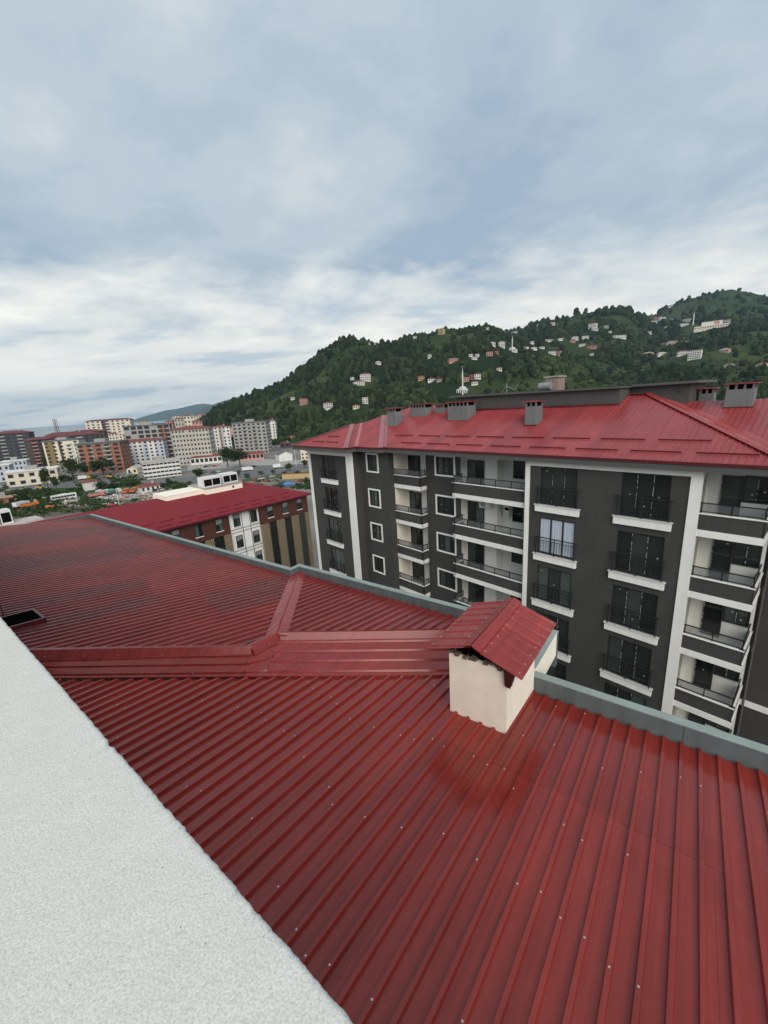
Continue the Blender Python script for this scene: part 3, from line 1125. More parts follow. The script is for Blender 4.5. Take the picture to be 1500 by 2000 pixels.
for k in range(6):
    f = -3.0 * k
    french(31.07, 21.3, f - 6.22, 'line', 100 + k)
    put_window(SMALLW, 26.035, 22.3, f - 5.27, 'none', seed=200 + k)
    frame_band(26.035, 22.2, f - 5.27, 1.29, 1.37)
    put_window(MIDW, 19.415, 23.6, f - 5.25, 'none', seed=300 + k)
    frame_band(19.415, 23.5, f - 5.25, 1.67, 1.33)
    french(10.31, 22.2, f - 6.05, 'line' if k in (0, 3) else 'none', 400 + k, curtain=(k == 1))
    french(6.07, 22.2, f - 6.07, 'line', 500 + k)
    # loggias
    o = balcony([(24.15, 22.8), (21.3, 22.8), (21.3, 23.5)], f)
    floor_slab(o, [(24.14, 22.93), (21.43, 22.93), (21.43, 23.52), (21.31, 24.29), (24.14, 24.29)], f)
    put_window(DOOR1, 23.25, 24.22, f - 6.18 + 0.03, 'edge', seed=600 + k, name='balcony_door')
    o = balcony([(17.9, 23.5), (17.9, 22.5), (12.26, 22.5)], f)
    floor_slab(o, [(17.77, 22.63), (12.27, 22.63), (12.27, 24.89), (15.39, 24.89), (15.39, 24.09), (17.77, 24.09)], f)
    put_window(DOOR2, 17.1, 24.02, f - 6.18 + 0.03, 'none', seed=700 + k, name='balcony_door')
    put_window(SLIMW, 14.25, 24.83, f - 5.30, 'edge', seed=800 + k)
    o = balcony([(3.86, 22.2), (1.62, 22.2), (1.62, 24.48)], f)
    floor_slab(o, [(3.88, 22.33), (1.75, 22.33), (1.75, 24.19), (3.88, 24.19)], f)
    put_window(CORNERD, 3.12, 24.13, f - 6.15, 'edge', seed=900 + k, name='balcony_door')
    put_window(CORNERW, 2.22, 24.14, f - 5.22, 'line', seed=950 + k)
    # glazed slot in the side wall of the corner loggia
    part('side_glazing', MB().poly([(-3.89, 22.5, Zr(f - 6.15)), (-3.89, 23.0, Zr(f - 6.15)), (-3.89, 23.15, Zr(f - 3.75)), (-3.89, 22.5, Zr(f - 4.1))]), SMOKE_GLASS, dark)
    for yy in (23.25, 23.6, 23.95):
        part('side_batten', MB().box(-3.90, -3.875, yy, yy + 0.14, Zr(f - 6.1), Zr(f - 3.7)), OFFW, dark)
# blank-side balconies at the left end, seen edge on
for k in range(6):
    f = -3.0 * k
    o = balcony([(35.6, 24.6), (35.6, 22.9), (34.36, 22.9)], f)
    floor_slab(o, [(35.5, 23.0), (34.4, 23.0), (34.4, 24.6), (35.5, 24.6)], f)

# rainwater pipes
for s, D in ((12.38, 22.42), (27.45, 22.12), (1.45, 24.4)):
    part('downpipe', MB().tube((-s, D, GZ), (-s, D, Zr(-3.5)), 0.05, 8), CHAR2 if s < 27 else CHAR, dark)

# ---------------- roof: equal-pitch hips over a stepped eave
TAN = 0.3905
EV = -3.2


def hz_(d):
    return Zr(EV + d * TAN)


CO, SI = math.cos(math.atan(TAN)), math.sin(math.atan(TAN))


def face_D(D0):
    def P(u, v, h):                      # u = x, v = plan distance from the eave
        return (u, D0 + v - h * SI, hz_(v) + h * CO)
    return P


def face_s(s0, sg):
    def P(u, v, h):                      # slope facing +/- x ; u = D, v = distance from the eave
        return (-(s0 - sg * v) + sg * h * SI * -1 * -1, u, hz_(v) + h * CO)
    return P


ROOFM = (RED2,)
RB_ = dict(pitch=0.25, per=4, rh=0.03, rw=0.08, rt=0.035, mats=ROOFM)
# main front slope
ribbed('roof_panel', dark, [(-0.9, 0), (-23.9, 0), (-29.55, 5.65), (-27.75, 7.45), (-8.34, 7.44)], face_D(21.75), **RB_)
# small stepped wings
ribbed('roof_panel', dark, [(-23.9, 0), (-26.9, 0), (-31.05, 4.15), (-29.55, 5.65)], face_D(21.3), **RB_)
ribbed('roof_panel', dark, [(-26.9, 0), (-35.2, 0), (-31.05, 4.15)], face_D(20.2), **RB_)


def slope_right(s0, quad):
    # slopes facing -s (towards the camera side)
    P = lambda u, v, h: (-(s0 + v) + h * SI, u, hz_(v) + h * CO)
    ribbed('roof_panel', dark, quad, P, **RB_)


def slope_left(s0, quad):
    P = lambda u, v, h: (-(s0 - v) - h * SI, u, hz_(v) + h * CO)
    ribbed('roof_panel', dark, quad, P, **RB_)


slope_right(26.9, [(20.2, 0), (21.3, 0), (25.45, 4.15), (24.35, 4.15)])
slope_right(23.9, [(21.3, 0), (21.75, 0), (27.4, 5.65), (26.95, 5.65)])
slope_left(35.2, [(20.2, 0), (24.35, 4.15), (25.45, 4.15), (26.95, 5.65), (27.4, 5.65), (29.2, 7.45), (36.65, 0)])
slope_right(0.9, [(21.75, 0), (23.8, 0), (29.8, 6.0), (30.7, 6.9), (29.2, 7.42)])
# right-hand wing: its own front slope meeting the main roof in a valley
ribbed('roof_panel', dark, [(-0.9, 0), (12, 0), (12, 6.0), (-6.9, 6.0)], face_D(23.8), **RB_)
part('rear_roof', MB().poly([(-6.9, 29.8, hz_(6.0)), (12, 29.8, hz_(6.0)), (12, 35.8, hz_(0)), (-6.9, 35.8, hz_(0))]), RED2, dark)
# back slope
part('rear_roof', MB().poly([(-0.9, 36.65, hz_(0)), (-35.2, 36.65, hz_(0)), (-27.75, 29.2, hz_(7.45)), (-8.34, 29.2, hz_(7.45))]), RED2, dark)


def strip(p, q, wd, up, name, m=RED_CAP):
    """ridge or hip cover laid along a line of the roof"""
    p, q = Vector(p), Vector(q)
    d = (q - p).normalized()
    n = d.cross(Vector((0, 0, 1))).normalized()
    mb_ = MB()
    for a, c in ((-1, 0), (0, 1)):
        mb_.poly([p + n * wd * a + Vector((0, 0, up if a == 0 else 0.028 + up * 0.2)), q + n * wd * a + Vector((0, 0, up if a == 0 else 0.028 + up * 0.2)),
                  q + n * wd * c + Vector((0, 0, up if c == 0 else 0.028 + up * 0.2)), p + n * wd * c + Vector((0, 0, up if c == 0 else 0.028 + up * 0.2))])
    return part(name, mb_, m, dark)


PALE_CAP = roof_mat('pale_red_flashing', (0.30, 0.09, 0.09), (0.36, 0.12, 0.12), 0.35, (0.45, 0.35, 0.33), 0.5)  # paler red than the other caps
strip((-0.9, 21.75, hz_(0)), (-8.34, 29.2, hz_(7.45)), 0.22, 0.08, 'hip_cap')
strip((-26.9, 20.2, hz_(0)), (-31.05, 24.35, hz_(4.15)), 0.2, 0.07, 'hip_cap', PALE_CAP)
strip((-23.9, 21.3, hz_(0)), (-29.55, 26.95, hz_(5.65)), 0.2, 0.07, 'hip_cap', PALE_CAP)
strip((-26.9, 21.3, hz_(0) + .02), (-31.05, 25.45, hz_(4.15) + .02), 0.14, 0.03, 'valley_strip', PALE_CAP)
strip((-23.9, 21.75, hz_(0) + .02), (-29.55, 27.4, hz_(5.65) + .02), 0.14, 0.03, 'valley_strip', PALE_CAP)
strip((-0.9, 23.8, hz_(0) + .02), (-6.9, 29.8, hz_(6.0) + .02), 0.14, 0.03, 'valley_strip')
strip((-35.2, 20.2, hz_(0)), (-31.05, 24.35, hz_(4.15)), 0.2, 0.07, 'hip_cap')
strip((-8.34, 29.2, hz_(7.45)), (-9.3, 29.2, hz_(7.45)), 0.25, 0.07, 'ridge_cap')
# eave: red gutter lip over a grey fascia
EAVE = [(35.2, 24.6), (35.2, 20.2), (26.9, 20.2), (26.9, 21.3), (23.9, 21.3), (23.9, 21.75), (0.9, 21.75), (0.9, 23.8), (-12, 23.8)]
for (a, c) in zip(EAVE, EAVE[1:]):
    p, q = Vector((-a[0], a[1], 0)), Vector((-c[0], c[1], 0))
    d = (q - p).normalized()
    n = Vector((-d.y, d.x, 0))
    for nm, z0_, z1_, o0, o1, mt in (('gutter', -3.29, -3.17, 0.08, 0.0, RED_TRIM), ('fascia', -3.58, -3.29, 0.02, 0.10, CHAR2), ('soffit', -3.585, -3.56, 0.0, 1.1, CHAR2)):
        mb = MB()
        e0 = 0.02 if nm != 'soffit' else 0
        P0, Q0 = p - n * o0 - d * e0, q - n * o0 + d * e0
        P1_, Q1 = p + n * (0.06 if nm == 'gutter' else o1) , q + n * (0.06 if nm == 'gutter' else o1)
        mb.hexa([P0 + Vector((0, 0, Zr(z0_))), Q0 + Vector((0, 0, Zr(z0_))), Q1 + Vector((0, 0, Zr(z0_))), P1_ + Vector((0, 0, Zr(z0_))),
                 P0 + Vector((0, 0, Zr(z1_))), Q0 + Vector((0, 0, Zr(z1_))), Q1 + Vector((0, 0, Zr(z1_))), P1_ + Vector((0, 0, Zr(z1_)))])
        part(nm, mb, mt, dark)

# snow guards in two broken rows
GUARD = mat('snow_guard_red', (0.15, 0.018, 0.02), 0.45, 0.1)


def snow_guard(P, u0, u1, v):
    mb = MB()
    mb.hexa([P(u0, v, 0.03), P(u1, v, 0.03), P(u1, v + 0.03, 0.03), P(u0, v + 0.03, 0.03), P(u0, v - 0.005, 0.095), P(u1, v - 0.005, 0.095), P(u1, v + 0.02, 0.095), P(u0, v + 0.02, 0.095)])
    part('snow_guard', mb, GUARD, dark)


FD = face_D(21.75)
x = -2.2
while x > -23:
    snow_guard(FD, x - 2.1, x, 0.75)
    x -= 2.65
x = -4.0
while x > -24:
    snow_guard(FD, x - 2.1, x, 1.85)
    x -= 2.65
for a, c, v in ((-32.9, -31.0, 0.8), (-30.6, -28.9, 0.8), (-31.8, -30.0, 1.8)):
    snow_guard(face_D(20.2), a, c, v)

# attic box behind the ridge
def attic(s0, s1, D0, D1, z0, z1, name='attic_wall'):
    o = part(name, MB().box(-s0, -s1, D0, D1, Zr(z0), Zr(z1)), GREYBOX, dark)
    return o


attic(21.6, 9.42, 27.75, 33.5, -3.0, 0.10)
attic(9.41, 6.35, 29.6, 33.5, -3.0, 0.15)
part('attic_roof', MB().hexa([(-22.1, 27.45, Zr(0.24)), (-9.3, 27.45, Zr(0.14)), (-9.3, 34, Zr(0.14)), (-22.1, 34, Zr(0.24)), (-22.1, 27.45, Zr(0.40)), (-9.3, 27.45, Zr(0.24)), (-9.3, 34, Zr(0.24)), (-22.1, 34, Zr(0.40))]), CHAR2, dark)
part('attic_roof', MB().hexa([(-9.29, 29.2, Zr(0.17)), (-5.9, 29.2, Zr(0.17)), (-5.9, 34, Zr(0.17)), (-9.29, 34, Zr(0.17)), (-9.29, 29.2, Zr(0.31)), (-5.9, 29.2, Zr(0.31)), (-5.9, 34, Zr(0.31)), (-9.29, 34, Zr(0.31))]), CHAR2, dark)
part('attic_filler', MB().box(-21.59, -9.43, 27.76, 33.4, Zr(0.10), Zr(0.22)), GREYBOX, dark)
part('attic_flashing', MB().box(-21.6, -9.4, 27.70, 27.748, Zr(-0.95), Zr(-0.72)), RED_TRIM, dark)
part('attic_window', MB().box(-6.9, -6.75, 29.58, 29.60, Zr(-0.35), Zr(-0.12)), GLASS, dark)

# chimneys with slotted heads and red lids
def chimney(s, D, wd, dp, z0, z1, name='chimney'):
    o = part(name, MB().box(-s - wd / 2, -s + wd / 2, D - dp / 2, D + dp / 2, Zr(z0), Zr(z1 - 0.32)), GREY_CH, dark)
    hd_ = MB()
    k = max(2, round(wd / 0.35))
    for i in range(k + 1):
        xx = -s - wd / 2 + (wd - 0.1) * i / k
        for yy in (D - dp / 2, D + dp / 2 - 0.1):
            hd_.box(xx, xx + 0.1, yy, yy + 0.1, Zr(z1 - 0.32), Zr(z1 - 0.06))
    hd_.box(-s - wd / 2 + 0.1, -s + wd / 2 - 0.1, D - dp / 2 + 0.12, D + dp / 2 - 0.12, Zr(z1 - 0.32), Zr(z1 - 0.06), 1)
    part('chimney_head', hd_, [GREY_CH, BLACK], o)
    part('chimney_lid', MB().box(-s - wd / 2 - 0.12, -s + wd / 2 + 0.12, D - dp / 2 - 0.12, D + dp / 2 + 0.12, Zr(z1 - 0.06), Zr(z1)), RED2, o)
    part('chimney_apron', MB().box(-s - wd / 2 - 0.06, -s + wd / 2 + 0.06, D - dp / 2 - 0.06, D + dp / 2 + 0.06, Zr(z0), Zr(z0 + 0.42)), RED_TRIM, o)


GREY_CH = mat('grey_chimney_render', (0.165, 0.17, 0.17), 0.8, 0.1, 1.5, streak=0.15)
chimney(26.7, 25.7, 1.0, 0.9, -2.6, -0.30)
chimney(25.2, 27.5, 1.7, 1.1, -2.0, -0.10)
chimney(23.2, 28.0, 0.9, 0.9, -2.0, -0.20)
chimney(20.2, 26.6, 1.9, 1.0, -1.9, -0.10)
chimney(13.7, 25.6, 0.75, 0.85, -2.2, -0.32)
chimney(5.85, 31.6, 0.7, 0.7, -2.0, -0.15)
chimney(4.0, 29.3, 1.15, 0.95, -1.6, 0.02)

# things on the balconies
def ac_unit(fr, x, y, z, wd, ht, dp, label, name='air_conditioner'):
    r = fr.root(name, x, y, z)
    tag(r, label, 'air conditioner')
    part('casing', MB().box(x - wd / 2, x + wd / 2, y, y + dp, z, z + ht), AC_WHITE, r)
    g = MB()
    g.tube((x - wd * 0.12, y - 0.012, z + ht / 2), (x - wd * 0.12, y - 0.001, z + ht / 2), ht * 0.38, 14)
    part('fan_grille', g, GREY_MET, r)
    b_ = MB()
    for q in (-0.3, 0.3):
        b_.box(x + q * wd - 0.02, x + q * wd + 0.02, y + 0.02, y + dp + 0.06, z - 0.04, z - 0.001)
    part('bracket', b_, GREY_MET, r)
    return r


ac_unit(DB, -16.15, 23.7, Zr(-7.35), 0.85, 0.55, 0.32, 'white air conditioner hung under the balcony ceiling beside the curtained door')
r = DB.root('wall_boiler', -14.95, 24.55, Zr(-8.0))
tag(r, 'slim white boiler with black vent on the balcony wall next to the air conditioner', 'boiler')
part('casing', MB().box(-15.2, -14.75, 24.55, 24.88, Zr(-8.0), Zr(-7.2)), AC_WHITE, r)
part('vent', MB().box(-15.05, -14.76, 24.52, 24.548, Zr(-7.5), Zr(-7.32)), BLACK, r)
r = DB.root('rooftop_antenna', -19.0, 31.0, Zr(0.3))
tag(r, 'white angled antenna frame on the flat roof of the attic', 'antenna')
mb = MB()
for p, q in (((-19.0, 31, 0.3), (-19.0, 31, 1.1)), ((-19.5, 31, 0.35), (-19.0, 31, 1.0)), ((-19.0, 31, 0.85), (-18.3, 31, 0.55)), ((-18.3, 31, 0.55), (-18.0, 31, 0.95))):
    mb.tube((p[0], p[1], Zr(p[2])), (q[0], q[1], Zr(q[2])), 0.025, 6)
part('frame', mb, GREY_MET, r)
r = DB.root('water_tank', -16.6, 34.3, Zr(0.2))
tag(r, 'small rooftop water tank on a brick stand behind the attic', 'tank')
mb = MB().box(-17.2, -16.1, 33.8, 35.0, Zr(-0.6), Zr(1.35))
part('stand', mb, mat('pale_brick', (0.26, 0.19, 0.16), 0.9, 0.4, 9.0), r)
mb = MB().tube((-17.5, 33.5, Zr(0.7)), (-16.5, 33.5, Zr(0.7)), 0.3, 14)
part('tank', mb, GREY_MET, r)
part('lid', MB().box(-17.3, -16.0, 33.7, 35.1, Zr(1.35), Zr(1.45)), CONCRETE, r)

# ------------------------------------------------------------------ crimson-roofed civic building
CB = Frame(math.radians(-48.0))          # local x along its front, local y = depth
civ = CB.root('office_building', 30.0, 65.0)
tag(civ, 'long office building with flat crimson roof, brown cladding and brick piers', 'building')
BRICK = bpy.data.materials.new('tan_brick')
BRICK.use_nodes = True
_t = BRICK.node_tree
_bk = N(_t, 'ShaderNodeTexBrick')
_bk.inputs['Color1'].default_value = (0.46, 0.36, 0.22, 1)
_bk.inputs['Color2'].default_value = (0.34, 0.25, 0.15, 1)
_bk.inputs['Mortar'].default_value = (0.05, 0.04, 0.03, 1)
_bk.inputs['Scale'].default_value = 1.0
_bk.inputs['Mortar Size'].default_value = 0.05
_bk.inputs['Brick Width'].default_value = 0.34
_bk.inputs['Row Height'].default_value = 0.24
_tc = N(_t, 'ShaderNodeTexCoord')
_mp = N(_t, 'ShaderNodeMapping')
_mp.inputs['Rotation'].default_value = (math.radians(90), 0, 0)
L(_t, _tc.outputs['Object'], _mp.inputs[0])
L(_t, _mp.outputs[0], _bk.inputs['Vector'])
L(_t, _bk.outputs[0], _t.nodes['Principled BSDF'].inputs['Base Color'])
_t.nodes['Principled BSDF'].inputs['Roughness'].default_value = 0.9
BROWN = mat('brown_cladding', (0.085, 0.030, 0.018), 0.55, 0.25, 1.5, stretch=(0.2, 1, 4))
part('outer_wall', MB().box(10, 41.83, 55.02, 75, GZ, Zr(-13.62)), WHITE, civ)
part('roof', MB().hexa([(9, 54.2, Zr(-13.62)), (42.5, 54.2, Zr(-13.62)), (42.5, 75.6, Zr(-13.42)), (9, 75.6, Zr(-13.42)), (9, 54.2, Zr(-13.50)), (42.5, 54.2, Zr(-13.50)), (42.5, 75.6, Zr(-13.22)), (9, 75.6, Zr(-13.22))]), CRIMSON, civ)
part('eave_trim', MB().box(9, 42.52, 54.15, 54.198, Zr(-13.75), Zr(-13.49)), mat('maroon_trim', (0.12, 0.006, 0.018), 0.5), civ)
for row, off in ((55.6, 0.0), (58.2, 1.4)):
    x = 13.0 + off
    while x < 40:
        zz = Zr(-13.50 + (row - 54.2) / 21.4 * 0.28)
        part('snow_guard', MB().box(x, x + 1.9, row, row + 0.06, zz, zz + 0.09), MATS['maroon_trim'], civ)
        x += 2.7
zt, zb_ = -13.75, -16.62
cl = MB().box(32.68, 41.9, 54.88, 55.015, Zr(zb_), Zr(zt))
part('brown_cladding', cl, BROWN, civ)
part('brown_cladding', MB().box(10, 27.78, 54.88, 55.015, Zr(zb_), Zr(zt)), BROWN, civ)


def civ_window(x0, x1, z0, z1_, D, sill=True):
    cw = (x0 + x1) / 2
    o = part('window', MB().box(x0, x1, D - 0.05, D, Zr(z0), Zr(z1_)), FRAME, civ)
    g = MB()
    g.poly([(x0 + 0.07, D - 0.056, Zr(z0 + 0.07)), (cw - 0.03, D - 0.056, Zr(z0 + 0.07)), (cw - 0.03, D - 0.056, Zr(z1_ - 0.07)), (x0 + 0.07, D - 0.056, Zr(z1_ - 0.07))])
    part('pane', g, GLASS, o)
    g = MB()
    g.poly([(cw + 0.03, D - 0.056, Zr(z0 + 0.07)), (x1 - 0.07, D - 0.056, Zr(z0 + 0.07)), (x1 - 0.07, D - 0.056, Zr(z1_ - 0.07)), (cw + 0.03, D - 0.056, Zr(z1_ - 0.07))])
    part('pane', g, GLASS, o)
    if rnd.random() < 0.7:
        part('blind', MB().poly([(x0 + 0.08, D - 0.060, Zr(z1_ - 0.55 - rnd.random() * 0.3)), (x1 - 0.08, D - 0.060, Zr(z1_ - 0.65)), (x1 - 0.08, D - 0.060, Zr(z1_ - 0.08)), (x0 + 0.08, D - 0.060, Zr(z1_ - 0.08))]), CURTAIN2, o)
    if sill:
        part('sill', MB().box(x0 - 0.05, x1 + 0.05, D - 0.14, D, Zr(z0 - 0.09), Zr(z0)), WHITE, o)


CURTAIN2 = mat('grey_blind', (0.22, 0.22, 0.21), 0.8, 0.2, 2.0)
for x0 in (34.09, 36.87, 39.66, 25.70, 22.73, 19.75, 16.8, 13.8):
    civ_window(x0, x0 + 1.02, -15.86, -14.07, 54.88)
for k in range(6):
    for x0 in (28.44, 31.22):
        civ_window(x0, x0 + 1.08, -15.91 - 3.25 * k, -14.03 - 3.25 * k, 55.01)
    for dz in (-16.35, -16.8):
        part('black_joint', MB().box(27.80, 32.66, 54.98, 55.012, Zr(dz - 3.25 * k), Zr(dz + 0.07 - 3.25 * k)), FRAME, civ)
for x in (27.75, 29.75, 31.05, 32.62):
    part('black_joint', MB().box(x, x + 0.06, 54.97, 55.014, Zr(-36), Zr(-13.75)), FRAME, civ)
for x0, x1 in ((32.77, 34.10), (35.48, 36.91), (38.38, 39.74), (41.15, 41.86), (26.62, 27.72), (23.84, 25.1), (20.9, 22.3), (18, 19.4), (15.1, 16.5)):
    part('brick_pier', MB().box(x0, x1, 54.72, 55.013, Zr(-36), Zr(zb_ - 0.003)), BRICK, civ)
for x0, x1 in ((34.11, 35.47), (36.92, 38.37), (39.75, 41.14), (25.11, 26.61), (22.31, 23.83), (19.41, 20.89), (16.51, 17.99)):
    o = part('strip_window', MB().box(x0, x1, 54.96, 55.012, Zr(-36), Zr(zb_ - 0.003)), GLASS, civ)
    z = -17.3
    while z > -35:
        part('transom', MB().box(x0, x1, 54.91, 54.958, Zr(z), Zr(z + 0.09)), FRAME, o)
        z -= 1.08
part('side_cladding', MB().box(41.84, 41.92, 55.02, 75, Zr(zb_), Zr(zt)), BROWN, civ)


def at_h(px, py, z):
    d = ray(px, py)
    p = d * (z / d[2])
    return CB.local((p[0], p[1], H + z))


pA, pB, pC = at_h(405.3, 966.7, -13.3), at_h(473, 952, -13.3), at_h(392, 957, -13.3)
x0, x1, y0 = pA.x, pB.x, (pA.y + pB.y) / 2
part('plant_room', MB().box(x0, x1, y0, y0 + 7, Zr(-13.4), Zr(-12.35)), CREAM, civ)
part('plant_room_coping', MB().box(x0 - 0.1, x1 + 0.1, y0 - 0.1, y0 + 7.1, Zr(-12.349), Zr(-12.22)), CONCRETE, civ)
part('plant_room', MB().box(x0 - 6.2, x0 - 0.02, y0 + 1.5, y0 + 7, Zr(-13.4), Zr(-12.55)), CREAM, civ)
part('plant_room_coping', MB().box(x0 - 6.25, x0 - 0.12, y0 + 1.45, y0 + 1.75, Zr(-12.549), Zr(-12.50)), CREAM, civ)
part('plant_vent', MB().tube(((x0 + x1) / 2 + 1.6, y0 - 0.03, Zr(-12.8)), ((x0 + x1) / 2 + 1.6, y0 + 0.01, Zr(-12.8)), 0.2, 10), BLACK, civ)


def chiller(fr, x, y, z, wd, ht, dp, label, bays=2):
    r_ = fr.root('rooftop_chiller', x, y, z)
    tag(r_, label, 'chiller', 'rooftop cooling units')
    c_ = MB().box(x - wd / 2, x + wd / 2, y, y + dp, z, z + ht)
    part('casing', c_, AC_WHITE, r_)
    for i in range(bays):
        a = x - wd / 2 + 0.12 + (wd - 0.12) * i / bays
        g = MB().box(a, a + (wd - 0.12) / bays - 0.14, y - 0.02, y - 0.001, z + ht * 0.12, z + ht * 0.8)
        gr = part('coil_grille', g, BLACK, r_)
        for j in range(6):
            zz = z + ht * (0.16 + 0.1 * j)
            part('louvre', MB().box(a + 0.02, a + (wd - 0.12) / bays - 0.16, y - 0.035, y - 0.021, zz, zz + 0.03), FRAME, gr)
    return r_


chiller(CB, x0 + 1.8, y0 + 1.0, Zr(-12.22), 3.2, 1.7, 2.2, 'white rooftop cooling unit with black grilles above the crimson roof, nearer of two')
chiller(CB, x0 + 5.6, y0 + 1.6, Zr(-12.22), 2.9, 1.7, 2.2, 'white rooftop cooling unit with black grilles above the crimson roof, farther of two')

# ------------------------------------------------------------------ terrain
AZ = lambda x, y: math.atan2(x, y)
_cols = [  # image column, near crest, middle crest, far crest (rows of the skyline as seen)
    (300, 850, 850, 850), (380, 822, 826, 828), (430, 797, 806, 810), (480, 781, 795, 800), (520, 763, 780, 790), (560, 743, 765, 775), (600, 716, 745, 760),
    (640, 682, 720, 745), (680, 660, 700, 730), (720, 664, 690, 720), (760, 669, 685, 710), (800, 661, 680, 705), (840, 646, 672, 700), (870, 632, 665, 695),
    (920, 633, 655, 690), (960, 638, 645, 680), (1000, 668, 651, 670), (1040, 680, 636, 660), (1080, 690, 624, 650), (1120, 700, 616, 640), (1160, 708, 604, 634),
    (1190, 716, 594, 630), (1220, 722, 600, 625), (1250, 726, 622, 617), (1280, 715, 646, 608), (1320, 702, 650, 584), (1360, 694, 648, 572), (1410, 690, 640, 562),
    (1450, 688, 636, 568), (1500, 686, 636, 579), (1600, 690, 640, 600), (1800, 700, 660, 640)]


def el_az(x, y):
    d = ray(x, y)
    return math.atan2(d[2], math.hypot(d[0], d[1])), math.atan2(d[0], d[1])


_az, _hA, _hB, _hC = [], [], [], []
for (x, a, b2, c) in _cols:
    ea, za = el_az(x, a)
    eb, _ = el_az(x, b2)
    ec, _ = el_az(x, c)
    _az.append(za)
    _hA.append(max(0, H + 900 * math.tan(ea) - 10))
    _hB.append(max(0, H + 1500 * math.tan(eb) - 12))
    _hC.append(max(0, H + 2300 * math.tan(ec) - 15))
_az, _hA, _hB, _hC = map(np.array, (_az, _hA, _hB, _hC))
_hA[0] = 0; _hB[0] = 0; _hC[0] = 0


def terrain(x, y):
    x, y = np.asarray(x, float), np.asarray(y, float)
    r_ = np.hypot(x, y)
    a = np.arctan2(x, y)
    hA, hB, hC = np.interp(a, _az, _hA), np.interp(a, _az, _hB), np.interp(a, _az, _hC)
    fade = np.clip((a - _az[0]) / 0.05, 0, 1)
    kr = np.array([470, 545, 640, 760, 900, 1150, 1500, 1850, 2300, 2900, 3800.0])
    K = np.stack([hA * 0, 0.10 * hA, 0.34 * hA, 0.68 * hA, hA, np.maximum(0.80 * hA, 0.5 * (hA + hB) * 0.92), hB, 0.45 * (hB + hC), hC, hC * 0.8, hC * 0.3], -1)
    j = np.clip(np.searchsorted(kr, r_) - 1, 0, len(kr) - 2)
    t = np.clip((r_ - kr[j]) / (kr[j + 1] - kr[j]), 0, 1)
    t = t * t * (3 - 2 * t) * 0.5 + t * 0.5
    k0 = np.take_along_axis(K, j[..., None], -1)[..., 0]
    k1 = np.take_along_axis(K, (j + 1)[..., None], -1)[..., 0]
    z = k0 + (k1 - k0) * t
    amp = np.clip((r_ - 480) / 300, 0, 1) * fade * np.clip(z / 40, 0, 1)
    rid = 1 - np.abs(2 * fbm(x / 170, y / 170, 4, 31) - 1)
    z = z + amp * ((rid - 0.72) * 34 + (fbm(x / 60, y / 60, 3, 44) - 0.5) * 14)
    zz = np.where(r_ < 470, 0.0, np.maximum(z, 0.0)) * fade
    return zz + GZ * np.clip(1 - zz / 25.0, 0, 1)


def hill_hit(px, py):
    d = ray(px, py)
    d = d / math.hypot(d[0], d[1])
    rr = np.arange(475, 3300, 4.0)
    zt_ = terrain(d[0] * rr, d[1] * rr)
    below = np.nonzero(H + d[2] * rr <= zt_)[0]
    if len(below) == 0:
        # skyline: take the highest apparent point of that direction
        i = int(np.argmax((zt_ - H) / rr))
    else:
        i = int(below[0])
    return Vector((d[0] * rr[i], d[1] * rr[i], float(zt_[i]))), rr[i]


HILL = bpy.data.materials.new('hillside')
HILL.use_nodes = True
_t = HILL.node_tree
_b = _t.nodes['Principled BSDF']
_b.inputs['Roughness'].default_value = 0.95
_b.inputs['Specular IOR Level'].default_value = 0.1
_at = N(_t, 'ShaderNodeAttribute')
_at.attribute_name = 'wood'
_tc = N(_t, 'ShaderNodeTexCoord')
_n = N(_t, 'ShaderNodeTexNoise', i_Scale=0.03, i_Detail=8.0, i_Roughness=0.7)
L(_t, _tc.outputs['Object'], _n.inputs['Vector'])
_n2 = N(_t, 'ShaderNodeTexNoise', i_Scale=0.35, i_Detail=3.0)
L(_t, _tc.outputs['Object'], _n2.inputs['Vector'])
fieldc = mixc(_t, _n.outputs[0], (0.028, 0.046, 0.014), (0.052, 0.070, 0.025))
fieldc = mixc(_t, math_n(_t, 'MULTIPLY', _n2.outputs[0], 0.55), fieldc, (0.012, 0.024, 0.007))
_wv = N(_t, 'ShaderNodeTexWave')                      # contour rows of the tea terraces
_wv.bands_direction = 'Z'
_wv.inputs['Scale'].default_value = 0.09
_wv.inputs['Distortion'].default_value = 6.0
_wv.inputs['Detail'].default_value = 3.0
_wv.inputs['Detail Scale'].default_value = 0.4
L(_t, _tc.outputs['Object'], _wv.inputs['Vector'])
fieldc = mixc(_t, math_n(_t, 'MULTIPLY', _wv.outputs['Fac'], 0.45), fieldc, (0.014, 0.028, 0.008))
_n5 = N(_t, 'ShaderNodeTexNoise', i_Scale=0.009, i_Detail=2.0)
L(_t, _tc.outputs['Object'], _n5.inputs['Vector'])
fieldc = mixc(_t, ramp(_t, _n5.outputs[0], [(0.45, (0, 0, 0)), (0.62, (0.55,) * 3)], 'LINEAR'), fieldc, (0.062, 0.076, 0.030))
woodc = mixc(_t, _n2.outputs[0], (0.008, 0.015, 0.006), (0.02, 0.034, 0.012))
L(_t, mixc(_t, _at.outputs['Fac'], fieldc, woodc), _b.inputs['Base Color'])


def wood_mask(x, y):
    n = fbm(x / 95, y / 95, 4, 71)
    n2 = fbm(x / 330, y / 330, 2, 90)
    return np.clip((n * 0.72 + n2 * 0.28 - 0.52) / 0.05, 0, 1)


